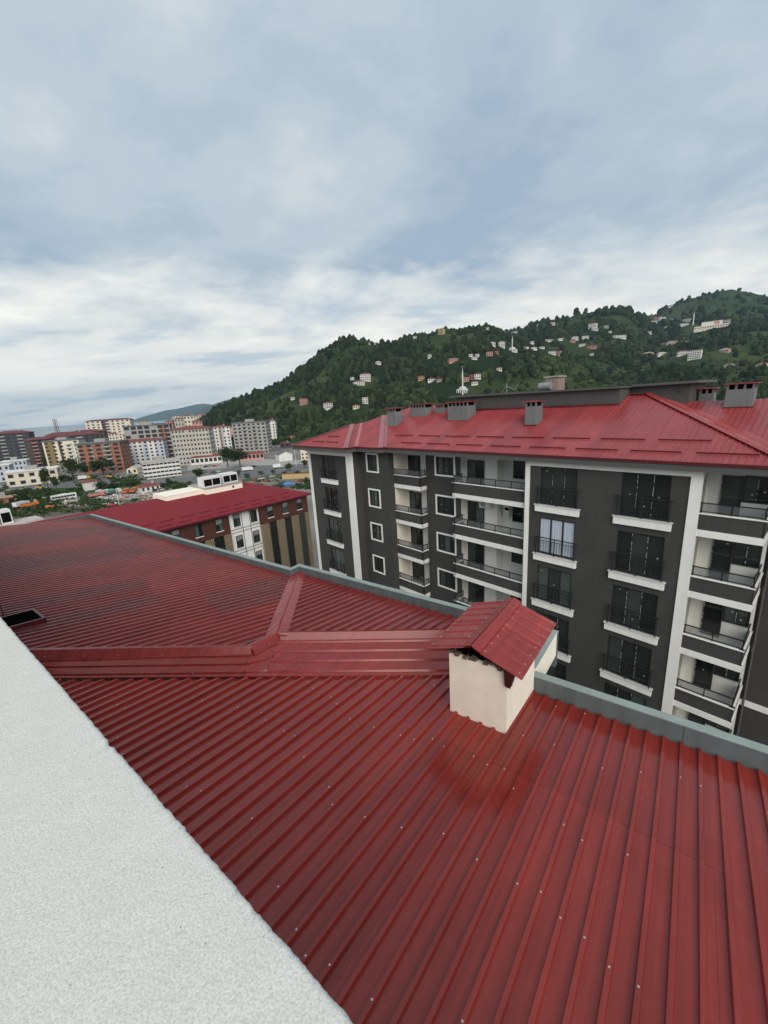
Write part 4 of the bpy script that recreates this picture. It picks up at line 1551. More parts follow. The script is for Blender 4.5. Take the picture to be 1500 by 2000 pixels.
def polar_patch(name, a0, a1, na, radii, fn, m_, attr=None):
    aa = np.linspace(a0, a1, na)
    A_, R_ = np.meshgrid(aa, radii, indexing='ij')
    X_, Y_ = np.sin(A_) * R_, np.cos(A_) * R_
    Z_ = fn(X_, Y_)
    v_ = np.stack([X_, Y_, Z_], -1).reshape(-1, 3)
    n0, n1 = X_.shape
    ix = np.arange(n0 * n1).reshape(n0, n1)
    f_ = np.stack([ix[:-1, :-1], ix[1:, :-1], ix[1:, 1:], ix[:-1, 1:]], -1).reshape(-1, 4)
    me_ = bpy.data.meshes.new(name)
    me_.from_pydata(v_.tolist(), [], f_.tolist())
    me_.materials.append(m_)
    me_.polygons.foreach_set('use_smooth', [True] * len(f_))
    if attr:
        at_ = me_.attributes.new('wood', 'FLOAT', 'POINT')
        at_.data.foreach_set('value', attr(X_, Y_).reshape(-1).astype(np.float32))
    return link(name, me_)


hill = polar_patch('hillside', _az[0], math.radians(62), 330, np.concatenate([np.arange(471, 1600, 7.0), np.arange(1600, 3900, 22.0)]),
                   lambda x, y: terrain(x, y) - 0.3, HILL, wood_mask)
tag(hill, kind='structure')

BLUEHILL = mat('far_hill_green', (0.035, 0.055, 0.030), 0.95, 0.3, 0.004)


def far_ridge(name, cols, r0, depth):
    az_ = np.array([el_az(x, y)[1] for x, y in cols])
    hh = np.array([H + r0 * math.tan(el_az(x, y)[0]) for x, y in cols])
    def fn(x, y):
        a = np.arctan2(x, y)
        r_ = np.hypot(x, y)
        top_ = np.interp(a, az_, hh)
        s = np.clip(1 - np.abs(r_ - r0) / depth, 0, 1)
        return np.maximum(top_ * s ** 0.8 + (fbm(x / 260, y / 260, 4, 12) - 0.5) * 50 * s, GZ - 2)
    o = polar_patch(name, az_[0], az_[-1], 120, np.linspace(r0 - depth, r0 + depth, 40), fn, BLUEHILL)
    tag(o, kind='structure')


far_ridge('distant_hill', [(340, 836), (375, 812), (400, 795), (430, 784), (460, 775), (500, 768), (560, 765), (640, 772), (760, 800)], 6200, 1500)
far_ridge('distant_hill', [(225, 836), (250, 824), (280, 813), (310, 805), (340, 799), (370, 792), (395, 788), (430, 790), (480, 796), (560, 815)], 10600, 1600)

RROOF = mat('town_roof_red', (0.20, 0.045, 0.035), 0.75, 0.25, 0.8)
RBROWN = mat('town_roof_maroon', (0.14, 0.035, 0.035), 0.75, 0.2, 0.8)
GROOF = mat('town_roof_grey', (0.11, 0.12, 0.13), 0.75, 0.2, 0.8)
W_WHITE = mat('town_white', (0.68, 0.67, 0.63), 0.85, 0.08, 0.3, streak=0.12)
W_BLUE = mat('town_pale_blue', (0.46, 0.50, 0.56), 0.85, 0.08, 0.3, streak=0.1)
W_CREAM = mat('town_cream', (0.66, 0.60, 0.48), 0.85, 0.08, 0.3, streak=0.12)
W_BEIGE = mat('town_beige', (0.45, 0.42, 0.37), 0.85, 0.1, 0.3, streak=0.15)
W_GREY = mat('town_concrete', (0.34, 0.335, 0.31), 0.9, 0.14, 0.4, streak=0.2)
W_NAVY = mat('town_dark_slate', (0.045, 0.050, 0.062), 0.8, 0.12, 0.4)
W_BROWN = mat('town_dark_brown', (0.085, 0.055, 0.05), 0.8, 0.15, 0.4)
W_ORANGE = mat('town_raw_brick', (0.28, 0.125, 0.08), 0.9, 0.2, 0.5)
W_PINK = mat('town_pink', (0.52, 0.28, 0.24), 0.85, 0.1, 0.4)
W_TAN = mat('town_tan', (0.48, 0.34, 0.17), 0.85, 0.1, 0.4)
W_YEL = mat('town_mustard', (0.22, 0.16, 0.07), 0.85, 0.15, 0.4)

zC = lambda x, y: (560 + x / 3.191, 540 + y / 3.191)
zD = lambda x, y: (1000 + x / 3.0, 540 + y / 3.0)


Wt, Pk, Tn, Cr, Og = W_WHITE, W_PINK, W_TAN, W_CREAM, W_ORANGE
CN = {id(W_WHITE): 'white', id(W_PINK): 'pink', id(W_TAN): 'tan', id(W_CREAM): 'cream', id(W_ORANGE): 'orange', id(W_BEIGE): 'beige'}
zones = [
    ('along the skyline of the nearer hill', zC, [(957, 305, 40, 36, Tn), (1250, 280, 25, 13, Cr), (523, 392, 30, 14, Wt), (560, 400, 35, 14, Wt), (797, 366, 25, 12, Wt)]),
    ('low above the red roof corner', zC, [(490, 797, 42, 46, Wt), (270, 828, 55, 40, Wt), (435, 826, 50, 24, Cr), (105, 800, 58, 44, Pk), (40, 770, 16, 14, Wt)]),
    ('halfway up the left wooded slope', zC, [(490, 652, 78, 48, Wt), (455, 682, 84, 26, Wt), (410, 652, 24, 14, Wt), (570, 550, 40, 20, Wt), (95, 680, 14, 12, Wt)]),
    ('on the slope between the two minarets', zC, [(838, 655, 48, 28, Tn), (905, 658, 56, 20, Wt), (950, 660, 40, 20, W_BEIGE), (893, 514, 24, 22, Wt), (1042, 541, 68, 24, Pk), (1150, 502, 28, 13, Wt), (1187, 503, 24, 13, Wt), (1170, 526, 40, 16, Wt), (1325, 592, 38, 20, Cr), (1190, 641, 46, 34, Wt), (1150, 642, 18, 30, Og), (1120, 656, 40, 26, Pk), (1172, 680, 48, 22, Wt)]),
    ('around the upper minaret', zC, [(1350, 360, 25, 24, Pk), (1415, 366, 44, 20, Wt), (1285, 433, 36, 22, Wt), (1340, 442, 44, 34, Wt), (1263, 497, 46, 28, Pk), (1310, 488, 30, 11, Og), (1480, 457, 40, 18, Wt)]),
    ('on the ridge left of the middle peak', zD, [(95, 292, 44, 20, Wt), (165, 292, 34, 12, Wt), (230, 290, 34, 18, Wt), (310, 207, 30, 11, Wt), (15, 346, 34, 22, Wt)]),
    ('below the middle peak', zD, [(470, 302, 48, 24, Wt), (482, 318, 38, 11, Wt), (553, 305, 26, 16, Wt), (575, 332, 18, 8, Wt), (640, 364, 58, 18, Wt), (600, 362, 20, 13, Wt), (495, 367, 24, 9, W_BEIGE)]),
    ('in the village on the middle slope', zD, [(370, 371, 38, 18, Wt), (355, 392, 34, 16, Pk), (430, 370, 40, 20, Wt), (285, 380, 30, 13, Wt), (213, 384, 38, 13, Wt), (247, 383, 28, 15, Pk), (410, 410, 36, 13, Wt), (465, 427, 58, 15, Pk), (130, 432, 38, 15, Wt), (175, 427, 34, 11, Wt), (70, 430, 38, 16, Wt), (120, 397, 24, 13, Cr), (235, 462, 48, 18, Wt), (265, 467, 34, 24, Pk), (465, 464, 20, 13, Wt)]),
    ('near the far minaret under the tall peak', zD, [(825, 280, 38, 18, Wt), (852, 257, 38, 17, Pk), (884, 253, 34, 11, Wt), (920, 264, 28, 11, Wt), (1010, 292, 44, 13, Wt), (1020, 264, 38, 12, Wt), (910, 302, 24, 9, Wt), (805, 337, 22, 11, Wt), (1255, 269, 44, 10, Wt), (930, 177, 22, 8, Wt)]),
    ('on the right-hand fields', zD, [(1065, 487, 62, 48, Wt), (1000, 463, 48, 20, Wt), (940, 397, 48, 17, Cr), (1020, 397, 20, 14, Cr), (885, 407, 40, 13, W_BEIGE), (790, 463, 48, 13, Pk), (880, 461, 44, 12, Wt), (1240, 446, 44, 10, Pk), (1275, 542, 38, 22, Wt), (1480, 531, 44, 14, Wt)]),
]

# wooded cover of the hillside: one uncountable mass
rs = np.random.RandomState(5)
NT = 150000
aa = rs.uniform(_az[0] + 0.01, math.radians(50), NT)
rr = np.exp(rs.uniform(math.log(480), math.log(2900), NT))
Xp, Yp = np.sin(aa) * rr, np.cos(aa) * rr
wm = wood_mask(Xp, Yp)
tz = terrain(Xp, Yp)
clear = np.zeros(NT, bool)
for ph_, zf_, items_ in zones:
    k_ = 3.191 if zf_ is zC else 3.0
    for (x_, y_, w_, h_, m_) in items_:
        p_, r0_ = hill_hit(*zf_(x_, y_))
        a_ = math.atan2(p_.x, p_.y)
        half = max(6.0, w_ / k_ * r0_ / 850) * 0.5 + 4
        clear |= (np.abs(aa - a_) * r0_ < half) & (rr > r0_ - 55) & (rr < r0_ + 9)
for (x_, y_, zf_, w_) in ((1097, 738, zC, 26), (1405, 470, zC, 22), (1060, 284, zD, 10), (1170, 305, zD, 60)):
    p_, r0_ = hill_hit(*zf_(x_, y_))
    clear |= (np.abs(aa - math.atan2(p_.x, p_.y)) * r0_ < w_) & (rr > r0_ - 70) & (rr < r0_ + 30)
keep = (~clear) & (rs.rand(NT) < np.where(wm > 0.5, 0.66, 0.045)) & (tz > GZ + 2.5)
Xp, Yp, tz, rk = Xp[keep], Yp[keep], tz[keep], rr[keep]


def foliage_mat(name, c0, c1, attr=True):
    mt = bpy.data.materials.new(name)
    mt.use_nodes = True
    t = mt.node_tree
    b_ = t.nodes['Principled BSDF']
    b_.inputs['Roughness'].default_value = 0.85
    b_.inputs['Specular IOR Level'].default_value = 0.15
    oi = N(t, 'ShaderNodeObjectInfo')
    tc_ = N(t, 'ShaderNodeTexCoord')
    n_ = N(t, 'ShaderNodeTexNoise', i_Scale=1.3, i_Detail=4.0)
    L(t, tc_.outputs['Object'], n_.inputs['Vector'])
    f_ = math_n(t, 'ADD', math_n(t, 'MULTIPLY', math_n(t, 'POWER', oi.outputs['Random'], 1.6), 0.75), math_n(t, 'MULTIPLY', n_.outputs[0], 0.4), clamp=True)
    L(t, mixc(t, f_, c0, c1), b_.inputs['Base Color'])
    MATS[name] = mt
    return mt


TREEM = foliage_mat('woodland_foliage', (0.004, 0.009, 0.004), (0.042, 0.060, 0.020))
TREEM2 = foliage_mat('lighter_woodland_foliage', (0.022, 0.036, 0.010), (0.075, 0.095, 0.032))
sc_ = ((1.6 + 4.6 * rs.rand(len(Xp)) ** 1.8) * np.clip(rk / 1100, 0.75, 1.45)).astype(np.float32)
light = rs.rand(len(Xp)) < np.clip(fbm(Xp / 140, Yp / 140, 3, 55) * 1.5 - 0.52, 0.04, 0.7)


def stand(sel, m_, nm):
    me_ = bpy.data.meshes.new('hill_forest')
    me_.from_pydata(np.stack([Xp[sel], Yp[sel], tz[sel]], -1).tolist(), [], [])
    a_ = me_.attributes.new('size', 'FLOAT', 'POINT')
    a_.data.foreach_set('value', sc_[sel])
    me_.materials.append(m_)
    o_ = link('hill_forest', me_)
    return tag(o_, nm, kind='stuff')


forest = stand(~light, TREEM, 'dense dark green woodland covering the hillside')
forest2 = stand(light, TREEM2, 'lighter green broadleaf trees scattered through the hillside woodland')
def scatter_group(TREEM, zmin, zmax):
    ng = bpy.data.node_groups.new('scatter_trees', 'GeometryNodeTree')
    ng.interface.new_socket('Geometry', in_out='INPUT', socket_type='NodeSocketGeometry')
    ng.interface.new_socket('Geometry', in_out='OUTPUT', socket_type='NodeSocketGeometry')
    gi, go = ng.nodes.new('NodeGroupInput'), ng.nodes.new('NodeGroupOutput')
    ico = ng.nodes.new('GeometryNodeMeshIcoSphere')
    ico.inputs['Radius'].default_value = 1.0
    ico.inputs['Subdivisions'].default_value = 3
    sp = ng.nodes.new('GeometryNodeSetPosition')
    nz = ng.nodes.new('ShaderNodeTexNoise')
    nz.noise_dimensions = '3D'
    nz.inputs['Scale'].default_value = 2.4
    nz.inputs['Detail'].default_value = 5.0
    vm = ng.nodes.new('ShaderNodeVectorMath'); vm.operation = 'SUBTRACT'; vm.inputs[1].default_value = (0.5, 0.5, 0.5)
    vm2 = ng.nodes.new('ShaderNodeVectorMath'); vm2.operation = 'MULTIPLY'; vm2.inputs[1].default_value = (1.5, 1.5, 1.3)
    vm3 = ng.nodes.new('ShaderNodeVectorMath'); vm3.operation = 'ADD'; vm3.inputs[1].default_value = (0, 0, 0.55)
    ng.links.new(nz.outputs[1], vm.inputs[0]); ng.links.new(vm.outputs[0], vm2.inputs[0]); ng.links.new(vm2.outputs[0], vm3.inputs[0])
    ng.links.new(ico.outputs['Mesh'], sp.inputs['Geometry']); ng.links.new(vm3.outputs[0], sp.inputs['Offset'])
    sm = ng.nodes.new('GeometryNodeSetMaterial'); sm.inputs['Material'].default_value = TREEM
    ng.links.new(sp.outputs[0], sm.inputs['Geometry'])
    iop = ng.nodes.new('GeometryNodeInstanceOnPoints')
    ng.links.new(gi.outputs[0], iop.inputs['Points']); ng.links.new(sm.outputs[0], iop.inputs['Instance'])
    rv = ng.nodes.new('FunctionNodeRandomValue'); rv.data_type = 'FLOAT_VECTOR'
    rv.inputs[0].default_value = (-0.15, -0.15, 0); rv.inputs[1].default_value = (0.15, 0.15, 6.283)
    ng.links.new(rv.outputs[0], iop.inputs['Rotation'])
    na_ = ng.nodes.new('GeometryNodeInputNamedAttribute'); na_.data_type = 'FLOAT'; na_.inputs[0].default_value = 'size'
    rv2 = ng.nodes.new('FunctionNodeRandomValue'); rv2.data_type = 'FLOAT_VECTOR'
    rv2.inputs[0].default_value = (0.75, 0.75, zmin); rv2.inputs[1].default_value = (1.15, 1.15, zmax)
    vm4 = ng.nodes.new('ShaderNodeVectorMath'); vm4.operation = 'SCALE'
    ng.links.new(rv2.outputs[0], vm4.inputs[0]); ng.links.new(na_.outputs[0], vm4.inputs['Scale'])
    ng.links.new(vm4.outputs[0], iop.inputs['Scale'])
    ng.links.new(iop.outputs[0], go.inputs[0])
    return ng


forest.modifiers.new('scatter', 'NODES').node_group = scatter_group(TREEM, 0.8, 2.0)
forest2.modifiers.new('scatter', 'NODES').node_group = scatter_group(TREEM2, 0.7, 1.2)

# ------------------------------------------------------------------ plain, sea, roads
GROUND = mat('town_ground', (0.19, 0.18, 0.165), 0.95, 0.4, 0.03, 0.3, 1.0, 0.1, col2=(0.27, 0.25, 0.22))
g = MB()
g.poly([(x_, y_, GZ) for x_, y_ in ((-2600, -300), (2600, -300), (2600, 3900), (900, 3900), (-320, 1700), (-700, 900), (-1300, 560), (-2600, 420))])
tag(link('ground', g.mesh('ground', GROUND)), kind='structure')
SEA = mat('sea_water', (0.06, 0.10, 0.13), 0.25, 0.1, 0.002, 0.4, 0.05, 0.5)
g = MB().poly([(-12000, -3000, GZ - 1.2), (12000, -3000, GZ - 1.2), (12000, 12000, GZ - 1.2), (-12000, 12000, GZ - 1.2)])
tag(link('sea', g.mesh('sea', SEA)), kind='structure')
ASPH = mat('worn_asphalt', (0.13, 0.13, 0.13), 0.9, 0.2, 0.1, 0.2, 3.0)
PAVE = mat('pale_paving', (0.34, 0.32, 0.29), 0.9, 0.15, 0.2)
GRASSM = mat('rough_grass_ground', (0.055, 0.085, 0.028), 0.95, 0.5, 0.15, 0.5, 2.0, 0.1)
SOIL = mat('dark_soil', (0.12, 0.10, 0.08), 0.95, 0.35, 0.2, 0.5, 2.0, 0.1)


def zA(x, y):
    return (x / 3.75, 780 + y / 3.75)


def zB(x, y):
    return (300 + x / 3.75, 700 + y / 3.75)


def sheet(name, pts, m_, z):
    q = [ground_at(*p) for p in pts]
    mb_ = MB().poly([(p.x, p.y, GZ + z) for p in q])
    tag(link(name, mb_.mesh(name, m_)), kind='structure')


sheet('road', [zA(-300, 668), zA(500, 640), zA(1000, 612), zA(1700, 600), zB(1200, 800), zB(1200, 770), zB(600, 790), zA(1500, 560), zA(900, 585), zA(400, 610), zA(-300, 640)], ASPH, 0.010)
sheet('grass_verge', [zA(-200, 780), zA(250, 770), zA(620, 705), zA(640, 650), zA(420, 650), zA(150, 665), zA(-200, 680)], GRASSM, 0.006)
sheet('grass_verge', [zA(640, 690), zA(900, 655), zA(1400, 632), zA(1400, 605), zA(900, 640), zA(640, 660)], GRASSM, 0.006)
sheet('grass_verge', [zB(650, 905), zB(1150, 850), zB(1150, 830), zB(640, 860)], GRASSM, 0.008)
sheet('yard', [zA(-200, 900), zA(400, 860), zA(760, 790), zA(1350, 720), zA(1350, 690), zA(900, 715), zA(600, 745), zA(250, 800), zA(-200, 800)], SOIL, 0.004)
sheet('forecourt', [zB(250, 820), zB(1120, 770), zB(1120, 745), zB(820, 735), zB(250, 770)], PAVE, 0.006)

# ------------------------------------------------------------------ town
WIN = mat('town_window_dark', (0.022, 0.025, 0.028), 0.25, 0.3, 0.7)


def block(name, label, xl, xr, yb, yt, dep, yaw, floors, cols, wallm, roof=('hip', RROOF, 2.0), side_cols=0, bal=(), balm=None, ww=0.42, wh=0.5,
          strips=(), cat='building', group=None, sidem=None):
    xc = (xl + xr) / 2
    p = ground_at(xc, yb)
    dz = float(np.dot(np.array([p.x, p.y, GZ - H]), FWD))
    proj = (xr - xl) * dz / FPX
    sy, cy_ = abs(math.sin(yaw)), math.cos(yaw)
    W = max(4.0, (proj - dep * sy) / cy_)
    d = ray(xc, yt)
    ht = H + d[2] * math.hypot(p.x, p.y) / math.hypot(d[0], d[1])
    ht = max(2.6, ht - GZ)
    fr = Frame(math.atan2(p.x, p.y) + yaw, p.x, p.y)
    sh = -dep * sy / 2 * (1 if yaw > 0 else -1) if yaw else 0
    r_ = fr.root(name, sh, dep / 2)
    r_.location.z = GZ
    tag(r_, label, cat, group)
    x0_, x1_ = sh - W / 2, sh + W / 2
    wl = MB().box(x0_, x1_, 0, dep, 0, ht)
    part('wall', wl, wallm, r_)
    fh = ht / floors
    wn = MB()
    cw = W / max(1, cols)
    for f in range(floors):
        for c in range(cols):
            if rnd.random() < 0.02:
                continue
            xx = x0_ + cw * (c + 0.5)
            zz = fh * (f + 0.28)
            wn.box(xx - cw * ww / 2, xx + cw * ww / 2, -0.06, 0.02, zz, zz + fh * wh)
    if side_cols and yaw:
        sw = dep / side_cols
        for f in range(floors):
            for c in range(side_cols):
                yy = sw * (c + 0.5)
                zz = fh * (f + 0.28)
                if yaw > 0:
                    wn.box(x1_ - 0.02, x1_ + 0.06, yy - sw * ww / 2, yy + sw * ww / 2, zz, zz + fh * wh)
                else:
                    wn.box(x0_ - 0.06, x0_ + 0.02, yy - sw * ww / 2, yy + sw * ww / 2, zz, zz + fh * wh)
    if wn.f:
        part('windows', wn, WIN, r_, kind='stuff')
    if bal:
        bm_ = MB()
        for c in bal:
            xx = x0_ + cw * (c + 0.5)
            for f in range(1 if floors > 2 else 0, floors):
                bm_.box(xx - cw * 0.46, xx + cw * 0.46, -1.1, -0.061, fh * f, fh * f + 0.22)
                bm_.box(xx - cw * 0.46, xx + cw * 0.46, -1.1, -0.98, fh * f + 0.22, fh * f + fh * 0.34)
        part('balconies', bm_, balm or wallm, r_, kind='stuff')
    for (c0, c1, m_) in strips:
        part('facade_strip', MB().box(x0_ + W * c0, x0_ + W * c1, -0.035, 0.0, 0, ht - 0.05), m_, r_)
    if sidem and yaw:
        if yaw > 0:
            part('side_facing', MB().box(x1_ + 0.001, x1_ + 0.04, 0.05, dep - 0.05, 0, ht - 0.05), sidem, r_)
        else:
            part('side_facing', MB().box(x0_ - 0.04, x0_ - 0.001, 0.05, dep - 0.05, 0, ht - 0.05), sidem, r_)
    kind, rm, rh_ = roof
    ov = 0.7
    if kind == 'hip':
        rb = MB()
        a0, a1, b0, b1 = x0_ - ov, x1_ + ov, -ov, dep + ov
        rin = min(W, dep) / 2
        if W >= dep:
            q0, q1 = (x0_ + rin, dep / 2, ht + rh_), (x1_ - rin, dep / 2, ht + rh_)
        else:
            q0, q1 = (sh, rin, ht + rh_), (sh, dep - rin, ht + rh_)
        e = [(a0, b0, ht), (a1, b0, ht), (a1, b1, ht), (a0, b1, ht)]
        if W >= dep:
            rb.poly([e[0], e[1], q1, q0]); rb.poly([e[1], e[2], q1]); rb.poly([e[2], e[3], q0, q1]); rb.poly([e[3], e[0], q0])
        else:
            rb.poly([e[0], e[1], q0]); rb.poly([e[1], e[2], q1, q0]); rb.poly([e[2], e[3], q1]); rb.poly([e[3], e[0], q0, q1])
        rb.box(a0, a1, b0, b1, ht - 0.25, ht - 0.002)
        ro = part('roof', rb, rm, r_)
        if W > 8:
            part('chimney', MB().box(sh + W * 0.18, sh + W * 0.18 + 1.0, dep * 0.4, dep * 0.4 + 1, ht + 0.3, ht + rh_ + 0.9), W_BEIGE, ro)
    elif kind == 'flat':
        ro = part('roof', MB().box(x0_ - 0.4, x1_ + 0.4, -0.4, dep + 0.4, ht, ht + rh_), rm, r_)
        part('roof_hut', MB().box(sh - W * 0.15, sh + W * 0.1, dep * 0.35, dep * 0.7, ht + rh_, ht + rh_ + 2.2), W_GREY, ro)
    elif kind == 'gable':
        rb = MB()
        a0, a1, b0, b1 = x0_ - 0.4, x1_ + 0.4, -0.4, dep + 0.4
        rb.poly([(a0, b0, ht), (sh, b0, ht + rh_), (sh, b1, ht + rh_), (a0, b1, ht)])
        rb.poly([(sh, b0, ht + rh_), (a1, b0, ht), (a1, b1, ht), (sh, b1, ht + rh_)])
        part('roof', rb, rm, r_)
        part('gable_end', MB().poly([(x0_, -0.004, ht), (x1_, -0.004, ht), (sh, -0.004, ht + rh_ - 0.05)]), wallm, r_)
    return r_, fr, W, ht, sh


def bA(name, label, x0, x1, yt, yb, *a, **k):
    p0, p1 = zA(x0, yb), zA(x1, yt)
    return block(name, label, p0[0], p1[0], p0[1], p1[1], *a, **k)


def bB(name, label, x0, x1, yt, yb, *a, **k):
    p0, p1 = zB(x0, yb), zB(x1, yt)
    return block(name, label, p0[0], p1[0], p0[1], p1[1], *a, **k)


R = math.radians
TW = 'apartment_tower'
bA(TW, 'dark slate apartment tower with maroon roof at the left end of the skyline', 40, 275, 243, 470, 16, R(18), 9, 6, W_NAVY, ('hip', RBROWN, 2.5), 4, (1, 4), W_GREY)
bA(TW, 'dark brown tower with salmon balconies just right of the slate tower', 250, 425, 290, 490, 14, R(-20), 8, 4, W_BROWN, ('hip', RBROWN, 2.2), 4, (0, 2), W_PINK)
bA(TW, 'wide dark tower whose maroon hipped roofs rise behind the cream block', 380, 730, 262, 430, 20, R(8), 8, 8, W_NAVY, ('hip', RBROWN, 4.0), 3, (2, 5), W_BEIGE)
bA(TW, 'maroon roofed block half hidden behind the brick shell building', 560, 800, 235, 400, 18, R(12), 8, 6, W_BROWN, ('hip', RBROWN, 2.5), 3)
bA(TW, 'cream apartment block with mustard patch and brown stripe', 385, 640, 300, 490, 13, R(24), 7, 5, W_CREAM, ('flat', GROOF, 0.9), 0, (3,), W_WHITE, strips=((0.05, 0.30, W_YEL), (0.42, 0.50, W_BROWN)), sidem=W_BEIGE)
bA(TW, 'unfinished brick-red shell building with grey slab roof', 630, 960, 318, 530, 15, R(26), 7, 5, W_ORANGE, ('flat', GROOF, 1.0), 4, (3,), W_GREY, ww=0.55, wh=0.55, strips=((0.0, 0.06, W_GREY), (0.32, 0.36, W_GREY), (0.64, 0.70, W_GREY)))
bA(TW, 'pale blue and white chequered apartment block with red roof', 945, 1235, 300, 475, 13, R(14), 7, 8, W_BLUE, ('hip', RROOF, 1.6), 3, strips=((0.28, 0.48, W_WHITE), (0.62, 0.78, W_WHITE)))
bA(TW, 'concrete frame of a tower with orange infill behind the pale blue block', 975, 1290, 190, 440, 16, R(10), 8, 7, W_GREY, ('flat', GROOF, 0.8), 3, ww=0.75, wh=0.7, strips=((0.78, 0.92, W_ORANGE),))
bA(TW, 'tall beige tower on the skyline left of the far blue ridge', 690, 990, 150, 330, 16, R(22), 9, 9, W_CREAM, ('hip', RBROWN, 2.0), 5, (1, 4, 7), W_WHITE, strips=((0.35, 0.5, W_BROWN),))
bB(TW, 'large grey-beige block with many small windows beside the grey tower', 185, 465, 512, 775, 15, R(14), 8, 11, W_BEIGE, ('hip', RROOF, 2.0), 4, ww=0.5, wh=0.45)
bB(TW, 'white and red striped block squeezed behind the grey-beige block', 455, 575, 498, 665, 13, R(-8), 7, 4, W_WHITE, ('hip', RROOF, 1.5), 2, (1,), W_PINK, strips=((0.45, 0.6, W_BLUE),))
bB(TW, 'bare grey concrete tower with slab roof in front of the wooded hill', 610, 875, 470, 700, 15, R(16), 9, 7, W_GREY, ('flat', GROOF, 1.0), 3, (2, 4), W_GREY, ww=0.5, wh=0.5)
bB(TW, 'white tower with red roof just behind the bare concrete tower', 830, 918, 455, 620, 12, R(10), 8, 3, W_WHITE, ('hip', RROOF, 1.6), 2)
bB('apartment_house', 'narrow orange-pink house between the striped block and the concrete tower', 560, 612, 500, 640, 9, R(0), 6, 2, W_PINK, ('hip', RROOF, 1.2))
bA('office_block', 'low white four-storey office block with ribbon windows by the road', 1065, 1320, 455, 572, 11, R(-6), 4, 9, W_WHITE, ('flat', W_BEIGE, 0.6), 2, ww=0.86, wh=0.42)
bA('storage_shed', 'small cream gabled shed beside the white office block', 940, 1050, 505, 545, 12, R(20), 1, 2, W_CREAM, ('gable', W_BEIGE, 1.6))
bA('market_hall', 'long low cream hall with arched front near the bus', 110, 430, 520, 622, 16, R(8), 2, 5, W_CREAM, ('flat', W_WHITE, 0.6), 2, ww=0.5, wh=0.5)
bA('school_building', 'pale blue three-storey school at the left margin', -160, 95, 490, 612, 14, R(12), 3, 7, W_BLUE, ('flat', W_WHITE, 0.5), 3)
bA('school_building', 'pale grey school wing behind the pale blue school', 60, 225, 450, 560, 12, R(12), 3, 6, W_BLUE, ('flat', W_WHITE, 0.6), 3)
bA('apartment_house', 'white apartment house with red roof at the far left edge', -90, 82, 325, 450, 12, R(15), 6, 5, W_WHITE, ('hip', RBROWN, 1.5), 2)
bA('guard_hut', 'small white hut with red roof standing on the grass behind the bus', 622, 715, 598, 665, 5, R(-10), 1, 0, W_WHITE, ('hip', RROOF, 0.8))
bA('site_office', 'small white site office with red roof among parked trucks', 1022, 1170, 632, 678, 6, R(-15), 1, 4, W_WHITE, ('hip', RROOF, 1.0))
bA('shed', 'low brick-red shed with pale roof in the bushes at the left', -40, 115, 722, 772, 6, R(-5), 1, 2, W_ORANGE, ('flat', W_PINK, 0.3))
bB('arcade_building', 'long low building with red roof in front of the grey-beige block', 285, 505, 718, 772, 9, R(5), 1, 7, W_WHITE, ('hip', RROOF, 1.2), ww=0.7, wh=0.5)
bB('arcade_building', 'long low red roof arcade at the foot of the bare concrete tower', 640, 815, 695, 745, 9, R(5), 1, 6, W_PINK, ('hip', RROOF, 1.2), ww=0.7, wh=0.5)
bB('gable_house', 'white gabled warehouse with grey roof beside the large round tree', 895, 1020, 705, 752, 12, R(-14), 1, 0, W_WHITE, ('gable', GROOF, 2.2))
bB('apartment_house', 'beige four-storey house at the hill foot behind the red roof corner', 1130, 1232, 490, 570, 10, R(10), 4, 4, W_CREAM, ('hip', RROOF, 1.2), 2)
bB('apartment_house', 'small salmon house in front of the beige hill-foot house', 1182, 1245, 535, 590, 8, R(5), 3, 3, W_TAN, ('flat', W_PINK, 0.4), 2)
bB('cottage', 'pink cottage with red roof at the foot of the wooded slope', 982, 1062, 568, 612, 9, R(-10), 2, 3, W_PINK, ('hip', RROOF, 1.4))
bB('cottage', 'low pale cottage with wide grey roof above the red roof corner', 1285, 1430, 538, 575, 12, R(8), 1, 4, W_PINK, ('hip', W_BEIGE, 1.6))
bB('cottage', 'small dark-roofed cottage beside the electricity pole', 930, 1010, 622, 655, 8, R(10), 1, 2, W_BROWN, ('hip', RBROWN, 1.4))
bB('terrace_house', 'cream house corner between the pole and the charcoal building', 1085, 1140, 660, 770, 9, R(0), 4, 2, W_CREAM, ('flat', W_WHITE, 0.4))
ORD = ['first', 'second', 'third', 'fourth', 'fifth', 'sixth', 'seventh', 'eighth', 'ninth', 'tenth', 'eleventh', 'twelfth', 'thirteenth', 'fourteenth', 'fifteenth', 'sixteenth', 'seventeenth', 'eighteenth', 'nineteenth', 'twentieth']
row = [(150, 212, 415, 480), (205, 262, 425, 490), (240, 300, 405, 470), (285, 340, 415, 480), (330, 385, 400, 465), (372, 418, 430, 490), (405, 460, 450, 500), (128, 178, 440, 500), (300, 365, 445, 500)]
row.sort()
for i, (a, c, t_, b_) in enumerate(row):
    bB('town_house', '%s house from the left in the dense row on the rise before the far ridge' % ORD[i], a, c, t_ + 8, b_, 9, R(rnd.uniform(-15, 20)), 4, 3, rnd.choice([W_WHITE, W_CREAM, W_PINK, W_WHITE]), ('hip', RROOF, 1.4), 2, group='houses on the rise')
row = [(985, 1040, 250, 330), (925, 990, 245, 300), (1240, 1300, 150, 260), (1305, 1370, 130, 230), (1370, 1440, 110, 210), (1430, 1500, 150, 230), (820, 880, 240, 300), (1030, 1100, 150, 200)]
row.sort()
